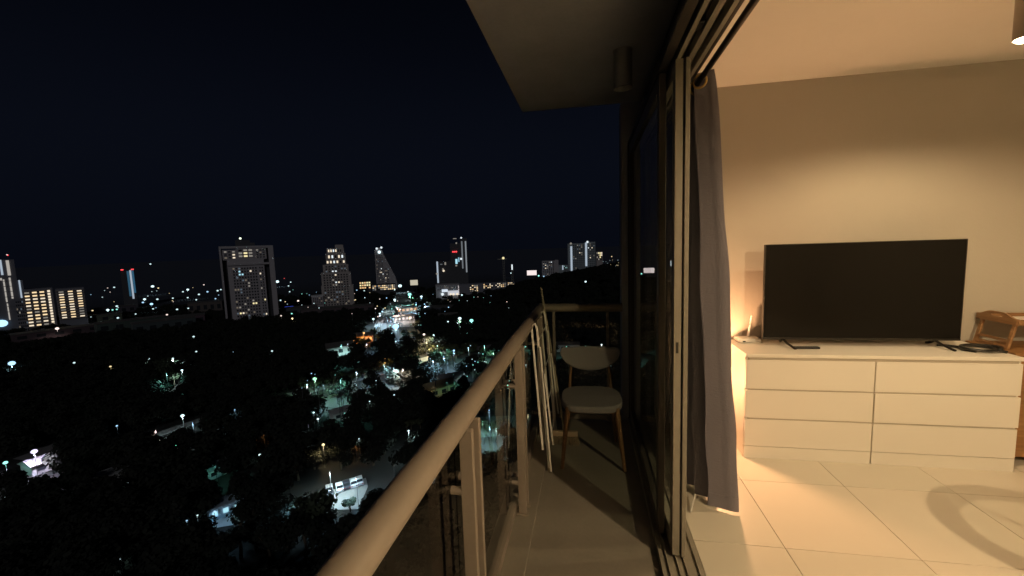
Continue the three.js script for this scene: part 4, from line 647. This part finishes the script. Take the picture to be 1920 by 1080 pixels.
// ---------------------------------------------------------------- lamps of the town: px, py, pole height, hue, dot size, light, label
const L1 = [
  [3, 606, 10, 'B', 16, 900, 'big white floodlight at the left edge below the fin tower'], [22, 681, 9, 'B', 9, 420, 'bright blue white lamp at left over the pale road'], [64, 846, 8, 'V', 9, 230, 'violet white lamp over the pale house at left'],
  [10, 867, 6, 'T', 7, 30, 'teal lamp at the left edge above the cut roof'], [13, 930, 5, 'W', 6, 60, 'white lamp on the cut pale roof at the left edge'], [139, 680, 7, 'W', 4, 6, 'single white lamp in the dark wood right of the blue white one'],
  [207, 687, 6, 'Y', 4, 8, 'dim yellow lamp above the tiny blue grey house'], [279, 673, 8, 'W', 4, 60, 'white lamp left of the lit tree clump'], [324, 672, 9, 'W', 4.5, 170, 'white lamp on top of the lit tree clump'], [341, 694, 8, 'W', 5, 150, 'white lamp right of the lit tree clump'],
  [312, 700, 11, 'T', 2, 130, 'faint teal lamp inside the lit tree clump'], [368, 659, 8, 'W', 4, 8, 'lone white lamp above and right of the lit tree clump'], [219, 798, 7, 'B', 4, 8, 'lone blue white lamp left of the grey lane'], [342, 779, 7, 'W', 8, 90, 'bright white lamp above the end of the grey lane'],
  [361, 792, 6, 'B', 2, 90, 'faint blue lamp at the upper end of the grey lane'], [292, 806, 7, 'P', 1.5, 60, 'faint pale lamp over the middle of the grey lane'], [329, 830, 6, 'T', 6, 22, 'small teal lamp below the grey lane'], [112, 860, 5, 'P', 4, 6, 'small dim lamp right of the pale house at left'],
  [240, 904, 5, 'W', 1.5, 26, 'faint lamp at the end of the long dim roof'], [404, 872, 6, 'T', 1.5, 45, 'faint teal lamp over the small lone house'], [487, 852, 7, 'W', 6, 14, 'small white lamp above the blue forecourt'], [495, 815, 5, 'O', 1.2, 16, 'faint orange lamp in the dark wood above the small white lamp'], [481, 824, 4, 'O', 1.2, 10, 'fainter orange lamp beside the other orange one in the wood'],
  [370, 965, 5, 'W', 4, 5, 'small lamp just left of the blue forecourt'], [350, 975, 5, 'B', 4, 22, 'small blue white lamp farther left of the blue forecourt'], [340, 992, 4, 'B', 4, 12, 'lowest small lamp left of the blue forecourt'], [402, 958, 5.5, 'B', 5, 45, 'blue white lamp on the left post of the forecourt'], [436, 962, 5.5, 'B', 4, 45, 'blue white lamp on the right post of the forecourt'],
  [618, 884, 7, 'W', 3, 150, 'lamp on a slim post beside the parking lot cars'], [668, 893, 8, 'B', 1.5, 120, 'faint lamp at the far end of the parking lot'], [552, 940, 8, 'B', 1.2, 60, 'faint lamp at the left end of the parking lot'], [606, 833, 7, 'Y', 8, 60, 'yellow white lamp over a small yellow patch of ground'], [673, 822, 7, 'W', 4, 8, 'small white lamp between the yellow lamp and the handrail'],
  [667, 836, 5, 'O', 1.2, 14, 'faint orange lamp below the small white one'], [766, 807, 8, 'W', 6, 70, 'white lamp on a post close to the left side of the handrail'], [738, 866, 5, 'P', 3, 30, 'small pale lamp by the handrail above the parking lot'], [226, 1046, 6, 'W', 3.5, 3, 'lone tiny lamp in the lower left darkness'],
  [437, 660, 7, 'B', 3, 12, 'faint bluish lamp in the dark wood below the wide tower'], [510, 658, 8, 'W', 4.5, 6, 'lone white lamp in the dark wood below the wide tower'], [590, 710, 9, 'G', 9, 130, 'green lamp at the start of the diagonal street'], [576, 721, 9, 'W', 5, 90, 'white lamp left of the green lamp on the diagonal street'],
  [638, 712, 9, 'T', 2, 110, 'faint teal lamp midway along the diagonal street'], [668, 698, 9, 'W', 4, 100, 'white lamp on the right half of the diagonal street'], [606, 722, 8, 'B', 2, 90, 'faint blue lamp right below the green lamp'], [693, 752, 8, 'W', 4, 6, 'lower of two lone lamps in the dark left of the handrail'], [739, 740, 8, 'W', 4.5, 8, 'upper of two lone lamps in the dark left of the handrail'],
  [588, 773, 7, 'W', 5, 26, 'white lamp in the wood left of the small teal roof'], [596, 785, 6, 'W', 6, 30, 'second white lamp just below it left of the small teal roof'], [578, 796, 6, 'V', 1.5, 20, 'faint violet lamp below the pair left of the teal roof'], [646, 774, 7, 'T', 3, 55, 'teal lamp over the small roof in the wood'], [383, 789, 6, 'T', 4, 18, 'dim teal lamp right of the end of the grey lane'], [440, 768, 6, 'B', 3, 14, 'dim bluish lamp in the wood right of the grey lane'],
  [640, 647, 9, 'T', 3, 260, 'teal lamp over the pale cyan lit house'], [652, 645, 8, 'W', 3, 120, 'white lamp at the right corner of the cyan lit house'], [682, 624, 8, 'O', 5, 260, 'orange lamp over the glowing pavilion'], [687, 645, 6, 'B', 2, 120, 'faint blue lamp in front of the glowing pavilion'],
  [795, 627, 10, 'P', 7, 260, 'pinkish white lamp above a yellow lit tree'], [800, 640, 9, 'Y', 2, 260, 'yellow lamp in the yellow lit tree'], [813, 628, 9, 'W', 5, 120, 'white lamp right of the yellow lit tree'], [862, 597, 10, 'W', 9, 170, 'white lamp right of the bright street, left of a pair'], [862, 603, 7, 'G', 8, 120, 'green lamp just below the white one of the pair'], [884, 601, 9, 'T', 10, 170, 'green white lamp on the dark slope, right of the pair'],
  [840, 603, 6, 'W', 5, 20, 'small white lamp below the orange lit house front'], [866, 553, 8, 'W', 5, 20, 'white lamp below the right end of the white floodlit building'], [841, 576, 8, 'B', 4, 20, 'small blue white lamp below the white floodlit building'], [742, 640, 9, 'W', 4, 60, 'white lamp below the bright street'],
  [742, 612, 10, 'B', 16, 700, 'huge white lamp at the near end of the bright street'], [768, 595, 11, 'Y', 6, 330, 'yellowish lamp on the right side of the bright street'], [700, 598, 11, 'W', 6, 420, 'leftmost white lamp of the bright street'], [712, 588, 11, 'W', 5, 420, 'second white lamp up the left side of the bright street'], [717, 584, 11, 'B', 5, 420, 'third white lamp up the left side of the bright street'], [740, 562, 12, 'W', 7, 420, 'white lamp near the upper end of the bright street'], [745, 578, 11, 'P', 6, 300, 'pinkish lamp amid the bright street, left of two'], [750, 580, 11, 'P', 6, 300, 'pinkish lamp amid the bright street, right of two'], [726, 598, 11, 'B', 2, 420, 'faint blue lamp in the middle of the bright plaza'],
  [768, 552, 12, 'T', 9, 420, 'greenish white lamp in the trees at the upper end of the street'], [790, 556, 12, 'W', 7, 420, 'white lamp right of the greenish one at the upper end of the street'], [796, 570, 10, 'B', 4, 300, 'blue white lamp at the right of the bright street'], [780, 568, 10, 'B', 3, 300, 'faint blue lamp between the street and the white building'], [765, 547, 10, 'W', 4, 90, 'small white lamp above the greenish one'],
  [750, 536, 10, 'W', 9, 160, 'white lamp with lit tree under the cream billboard'], [740, 543, 9, 'W', 4, 60, 'small white lamp left of the billboard tree'], [720, 683, 9, 'B', 2, 200, 'faint blue lamp at the bend of the diagonal street'], [738, 690, 9, 'W', 3, 230, 'white lamp past the bend of the diagonal street'], [755, 692, 9, 'P', 4, 170, 'pinkish lamp past the bend of the diagonal street'], [722, 672, 7, 'O', 2, 60, 'faint orange lamp above the bend of the diagonal street'],
  [812, 676, 10, 'B', 3, 330, 'blue white lamp at the left end of the bright blue trees'], [832, 668, 10, 'B', 3, 330, 'blue white lamp amid the bright blue trees'], [851, 657, 10, 'B', 6, 330, 'bright blue white lamp at the right end of the blue trees'], [820, 648, 9, 'T', 3, 200, 'teal lamp above the bright blue trees'], [878, 652, 9, 'W', 4, 130, 'white lamp right of the blue trees'], [908, 648, 9, 'T', 3, 160, 'teal lamp in the lit trees left of the handrail end'], [925, 660, 8, 'G', 2, 130, 'faint green lamp in the lit trees left of the handrail end'],
  [812, 724, 7, 'Y', 1.5, 40, 'faint yellow lamp over the yellow brown house'], [852, 716, 7, 'T', 2, 45, 'faint teal lamp over the pale teal roof'], [890, 693, 8, 'W', 3, 90, 'small white lamp touching the left side of the handrail'],
  [905, 789, 8, 'G', 3, 150, 'green lamp over the courtyard seen through the glass'], [917, 768, 11, 'B', 4, 170, 'tall lamp post over the courtyard seen through the glass'], [918, 800, 6, 'B', 4, 110, 'blue white lamp low over the courtyard seen through the glass'], [896, 806, 6, 'W', 4, 90, 'white lamp at the left of the courtyard seen through the glass'], [930, 803, 6, 'W', 4, 90, 'white lamp right of the low blue one over the courtyard'], [990, 777, 8, 'Y', 4, 60, 'yellowish lamp between far post and airer seen through the glass'], [985, 795, 7, 'V', 2, 90, 'faint violet lamp behind the far post seen through the glass'], [986, 684, 8, 'W', 4.5, 18, 'white lamp seen through the glass just right of the far post'], [985, 650, 8, 'T', 5, 120, 'teal lamp under the handrail right of the far post'], [952, 722, 8, 'T', 5, 60, 'teal lamp seen through the glass left of the far post'],
  [1062, 650, 8, 'T', 4, 150, 'teal lamp behind the left top of the chair back'], [1098, 650, 8, 'T', 6, 160, 'teal lamp behind the middle top of the chair back'], [1128, 646, 9, 'W', 5, 200, 'white lamp behind the right top of the chair back'], [1133, 651, 7, 'T', 5, 90, 'lower teal lamp behind the right top of the chair back'], [1092, 728, 6, 'B', 5, 30, 'blue white lamp seen between seat and back of the chair'],
  [1098, 528, 7, 'W', 6, 14, 'lone white lamp on the dark hill'], [1056, 513, 7, 'W', 4, 8, 'small white lamp on the ridge below the twin towers'], [1010, 517, 8, 'T', 5, 60, 'teal lamp at the foot of the ridge, left of two'], [1020, 519, 8, 'B', 6, 60, 'blue white lamp at the foot of the ridge, right of two'], [1147, 481, 6, 'Y', 3, 5, 'dim yellow lamp on the ridge at the end wall'], [958, 512, 9, 'W', 4, 6, 'white lamp beside the lattice mast'],
  [520, 528, 10, 'W', 8, 60, 'wide white lamp right of the wide tower'], [548, 597, 9, 'Y', 5, 70, 'yellow white lamp below the blue lit sign'], [547, 588, 9, 'T', 4, 70, 'teal lamp between blue sign and yellow white lamp'], [527, 592, 8, 'P', 4, 6, 'small pale lamp at the right foot of the wide tower'], [655, 553, 9, 'W', 4, 14, 'small white lamp at the right foot of the stepped tower'], [660, 557, 9, 'P', 5, 14, 'pale lamp just below it at the right foot of the stepped tower'], [559, 564, 9, 'P', 5, 14, 'pale lamp between wide and stepped towers'], [526, 563, 9, 'W', 4, 10, 'small lamp against the lower right side of the wide tower'],
  [107, 616, 8, 'P', 6, 80, 'pale lamp under the pair of warm lit blocks'], [363, 631, 8, 'W', 4.5, 10, 'white lamp at the lower left of the wide tower'],
];
for (const [px, py, h, hue, dot, cd, label] of L1) streetLamp(px, py, h, hue, dot, cd * (py > 550 && py < 620 && px > 690 && px < 800 ? 3.0 : px > 540 && px < 770 && py > 680 && py < 745 ? 5.5 : cd >= 100 ? 3.4 : cd >= 50 ? 1.8 : 1.0), label, undefined, cd >= 100 ? { r: 3.5, reach: 16 } : {});
for (const [px, py, dot, hue] of [[282, 495, 4, 'W'], [286, 537, 7, 'W'], [271, 561, 6, 'W'], [268, 567, 5, 'B'], [284, 570, 7, 'B'], [295, 561, 5, 'W'], [287, 579, 4, 'W'], [332, 580, 5, 'W'], [313, 590, 5, 'P'], [202, 581, 6, 'W'], [211, 581, 4, 'T'], [219, 574, 5, 'W'], [219, 580, 4, 'T'], [221, 596, 5, 'W'], [343, 547, 4, 'W'], [352, 543, 6, 'W'], [352, 558, 4, 'W'], [373, 552, 5, 'W'], [389, 547, 5, 'B'], [368, 562, 4, 'W'], [324, 559, 4, 'W'], [353, 578, 4, 'W']])
  streetLamp(px, py, 14, hue, dot * 0.85, dot > 5 ? 60 : 0, 'tiny light among the dark rooftops between warm lit blocks and wide tower', 'tiny lights left of the wide tower', { name: 'distant_lamp', cat: 'lamp', bare: true });
for (const [px, py, dot, hue] of [[389, 547, 4, 'W'], [408, 545, 5, 'W'], [414, 543, 4, 'W'], [404, 560, 4, 'B'], [533, 522, 3, 'R'], [545, 529, 4, 'W'], [541, 536, 4, 'W'], [543, 547, 4, 'W'], [566, 551, 3, 'T'], [580, 553, 3, 'B'], [669, 544, 4, 'B'], [683, 545, 4, 'W'], [660, 588, 3, 'P']])
  streetLamp(px, py, 14, hue, dot * 0.85, 0, 'tiny light at the foot of the skyline towers', 'tiny lights at the foot of the towers', { name: 'distant_lamp', cat: 'lamp', bare: true });

const scatter = (n, x0, x1, y0, y1, hues, dmin, dmax, label, group) => { for (let i = 0; i < n; i++) { const u = rnd(), px = x0 + (x1 - x0) * u, py = y0 + (y1 - y0) * rnd() - (px - x0) * 0.033; streetLamp(px, py, 12, hues[Math.floor(rnd() * hues.length)], rr(dmin, dmax), 0, label, group, { name: 'distant_lamp', cat: 'lamp', bare: true, r: 1, reach: 2 }); } };
scatter(26, 165, 410, 540, 596, 'WWBPY', 1.6, 3.2, 'faint speck of light among the dark rooftops left of the wide tower', 'faint specks left of the wide tower');
scatter(22, 530, 700, 540, 580, 'WWBPTY', 1.6, 3.0, 'faint speck of light between wide tower and bright street', 'faint specks right of the wide tower');
scatter(18, 765, 960, 552, 590, 'WBPYT', 1.6, 3.0, 'faint speck of light on the dark slope below the white building', 'faint specks below the white building');
scatter(30, 702, 800, 558, 616, 'WWBBPPTY', 2.2, 4.2, 'small sparkling lamp of the crowded bright street', 'sparkling lamps of the bright street');
scatter(12, 1120, 1160, 488, 500, 'WY', 1.2, 2.0, 'faint speck of light on the dark ridge near the end wall', 'faint specks on the ridge');
scatter(26, 800, 960, 650, 720, 'WBTTG', 1.8, 3.4, 'small lamp sparkling through the lit trees left of the handrail', 'small lamps in the lit trees by the handrail');
scatter(14, 560, 760, 735, 700, 'WTB', 1.6, 3.2, 'small lamp sparkling through trees of the diagonal street', 'small lamps along the diagonal street');

// ---------------------------------------------------------------- trees
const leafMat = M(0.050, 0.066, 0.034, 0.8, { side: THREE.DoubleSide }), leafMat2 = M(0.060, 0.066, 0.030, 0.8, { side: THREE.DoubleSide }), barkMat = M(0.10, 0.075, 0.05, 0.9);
function crownGeo(n, leaf, squash, lobes) { // leaf clumps spread through uneven lobes, unit radius
  const pos = [], nor = [], c = Array.from({ length: lobes }, () => V(rr(-0.55, 0.55), rr(-0.4, 0.5) * squash, rr(-0.55, 0.55)));
  for (let i = 0; i < n; i++) {
    const q = c[i % lobes], u = V(rr(-1, 1), rr(-1, 1), rr(-1, 1)).normalize(), r = rr(0.32, 0.56), p = V(q.x + u.x * r, q.y + u.y * r * squash, q.z + u.z * r);
    const nrm = u.clone().add(V(rr(-0.7, 0.7), rr(-0.2, 0.9), rr(-0.7, 0.7))).normalize(), t = V(rr(-1, 1), rr(-1, 1), rr(-1, 1)).cross(nrm).normalize(), b = nrm.clone().cross(t), s = leaf * rr(0.6, 1.3);
    const k = [[-1, -0.5], [0.2, -0.9], [1, 0.1], [0.3, 1], [-0.7, 0.7]].map(([x, y]) => p.clone().addScaledVector(t, x * s).addScaledVector(b, y * s * 0.7));
    for (const [a, d, e] of [[0, 1, 2], [0, 2, 3], [0, 3, 4]]) for (const v of [k[a], k[d], k[e]]) { pos.push(v.x, v.y, v.z); nor.push(nrm.x, nrm.y, nrm.z); }
  }
  const g = new THREE.BufferGeometry(); g.setAttribute('position', new THREE.Float32BufferAttribute(pos, 3)); g.setAttribute('normal', new THREE.Float32BufferAttribute(nor, 3)); return g;
}
const crowns = [crownGeo(700, 0.095, 0.85, 6), crownGeo(700, 0.10, 0.7, 5), crownGeo(760, 0.09, 1.1, 7), crownGeo(640, 0.105, 0.8, 4)];
const woodCrowns = [crownGeo(620, 0.115, 0.85, 6), crownGeo(620, 0.12, 1.0, 7)], shadeLeaf = [M(0.012, 0.016, 0.009, 0.9, { side: THREE.DoubleSide }), M(0.013, 0.015, 0.008, 0.85, { side: THREE.DoubleSide })];  // wood crowns: darker copy of the leaf colour, night shade painted in
function trunkGeo() { const g = [cyl(V(0, 0, 0), V(0.05, 0.62, 0.03), 0.06, 0.035, 8)]; for (let i = 0; i < 4; i++) { const a = i * 1.6 + rr(0, 0.6); g.push(cyl(V(0.04, rr(0.42, 0.6), 0.02), V(0.3 * Math.cos(a), rr(0.8, 1.05), 0.3 * Math.sin(a)), 0.024, 0.008, 6)); } return mergeGeometries(g.map(clean)); }
const trunks = [trunkGeo(), trunkGeo(), trunkGeo()];
function tree(p, R, h, label, group, k = Math.floor(rnd() * 4), mat = leafMat) {
  const t = thing('tree', label, 'tree', [p.x, p.y - 0.1, p.z], rr(0, 6.28), group);
  const tr = part('trunk', trunks[k % 3], barkMat, t); tr.scale.setScalar(h * 0.8);
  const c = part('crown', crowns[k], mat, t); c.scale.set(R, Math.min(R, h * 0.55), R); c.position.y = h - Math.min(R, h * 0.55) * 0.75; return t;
}
tree(G(592, 990), 5.4, 10.5, 'big dark tree standing out in front of the lit parking lot', undefined, 0); clear(G(592, 990), 4);
tree(G(658, 960), 2.0, 3.6, 'small dark bush shaped tree at the near right corner of the parking lot', undefined, 1);
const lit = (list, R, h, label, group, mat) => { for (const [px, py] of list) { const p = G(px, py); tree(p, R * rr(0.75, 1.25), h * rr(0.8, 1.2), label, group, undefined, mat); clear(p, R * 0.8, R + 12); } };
const along = (x0, y0, x1, y1, n, j = 5) => Array.from({ length: n }, (_, i) => [x0 + (x1 - x0) * (i + 0.5) / n + rr(-j, j), y0 + (y1 - y0) * (i + 0.5) / n + rr(-j, j) * 0.8]);
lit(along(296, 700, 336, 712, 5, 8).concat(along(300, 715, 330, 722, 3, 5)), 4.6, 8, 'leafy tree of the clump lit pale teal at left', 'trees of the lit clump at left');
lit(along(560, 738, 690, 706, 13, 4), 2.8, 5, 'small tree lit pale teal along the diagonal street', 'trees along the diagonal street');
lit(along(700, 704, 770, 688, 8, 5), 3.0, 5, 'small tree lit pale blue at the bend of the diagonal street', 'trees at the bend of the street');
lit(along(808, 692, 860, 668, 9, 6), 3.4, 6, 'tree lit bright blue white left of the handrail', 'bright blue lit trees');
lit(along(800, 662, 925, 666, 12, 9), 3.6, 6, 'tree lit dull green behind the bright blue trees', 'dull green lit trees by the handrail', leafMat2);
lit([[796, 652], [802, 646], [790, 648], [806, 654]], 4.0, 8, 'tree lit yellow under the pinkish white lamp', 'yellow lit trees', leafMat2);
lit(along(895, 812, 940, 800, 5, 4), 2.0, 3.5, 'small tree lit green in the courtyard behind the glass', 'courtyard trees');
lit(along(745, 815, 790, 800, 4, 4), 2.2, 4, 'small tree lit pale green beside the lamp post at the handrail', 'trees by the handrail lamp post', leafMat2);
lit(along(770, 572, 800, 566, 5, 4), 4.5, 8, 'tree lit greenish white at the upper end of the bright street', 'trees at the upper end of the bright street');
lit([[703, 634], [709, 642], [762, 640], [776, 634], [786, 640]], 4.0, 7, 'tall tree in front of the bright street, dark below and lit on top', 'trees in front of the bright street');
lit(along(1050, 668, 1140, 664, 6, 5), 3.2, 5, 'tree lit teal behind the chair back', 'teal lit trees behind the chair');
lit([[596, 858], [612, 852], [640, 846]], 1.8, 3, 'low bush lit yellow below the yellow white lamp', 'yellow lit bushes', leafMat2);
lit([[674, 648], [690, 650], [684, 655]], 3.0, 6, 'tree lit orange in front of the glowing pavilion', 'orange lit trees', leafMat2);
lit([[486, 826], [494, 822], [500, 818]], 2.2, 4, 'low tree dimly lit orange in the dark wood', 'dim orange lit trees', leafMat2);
lit([[470, 1004], [500, 988], [528, 1000], [482, 1032], [456, 1008], [556, 1012], [540, 1034], [512, 1018], [486, 972], [508, 1050], [452, 1046], [575, 1030]], 3.8, 8, 'dark unlit tree between the blue forecourt and the near handrail', 'dark trees below the parking lot', shadeLeaf[0]);
lit([[610, 868], [640, 862], [672, 858], [700, 850], [640, 880], [590, 880], [560, 900], [700, 872], [722, 850]], 3.4, 6.5, 'dark unlit tree on the slope above the parking lot', 'dark trees above the parking lot', shadeLeaf[1]);
{ // the dark wood: one mass that nobody could count
  const spots = [[], []];
  for (let i = 0; i < 15000; i++) {
    const px = rr(-60, 1290), d = Math.sqrt(rr(58 * 58, 640 * 640)), w = sight(px, 540), k = d / Math.hypot(w.x, w.z), x = w.x * k, z = w.z * k;
    const hill = elev(x, z) > GROUND + 6; if (d > 430 && !hill && rnd() < 0.72) continue; if (rnd() < 0.16) continue;
    if (isClear(x, z)) continue;
    const far_ = d > 430 && !hill, R = far_ ? rr(2.5, 4.5) : rr(2.6, 5.2), h = far_ ? rr(4, 7) : rr(5, 10);
    spots[rnd() < 0.5 ? 0 : 1].push([x, elev(x, z), z, R, h, rr(0, 6.28), rr(0.6, 1.2)]);
  }
  spots.forEach((S, k) => {
    const m = new THREE.InstancedMesh(woodCrowns[k], shadeLeaf[k], S.length), o = new THREE.Object3D(), c = new THREE.Color();
    S.forEach(([x, y, z, R, h, a, t], i) => { o.position.set(x, y + h - R * 0.7, z); o.rotation.set(0, a, 0); o.scale.set(R, R * 0.9, R); o.updateMatrix(); m.setMatrixAt(i, o.matrix); c.setRGB(t, t, t * 0.95); m.setColorAt(i, c); });
    m.name = numbered('woodland'); m.castShadow = m.receiveShadow = true; scene.add(m); tag(m, k ? 'dark wood of browner crowns filling the ground below the balcony' : 'dark wood of greener crowns filling the ground below the balcony', 'woodland'); m.userData.kind = 'stuff';
  });
}

renderer.render(scene, camera);
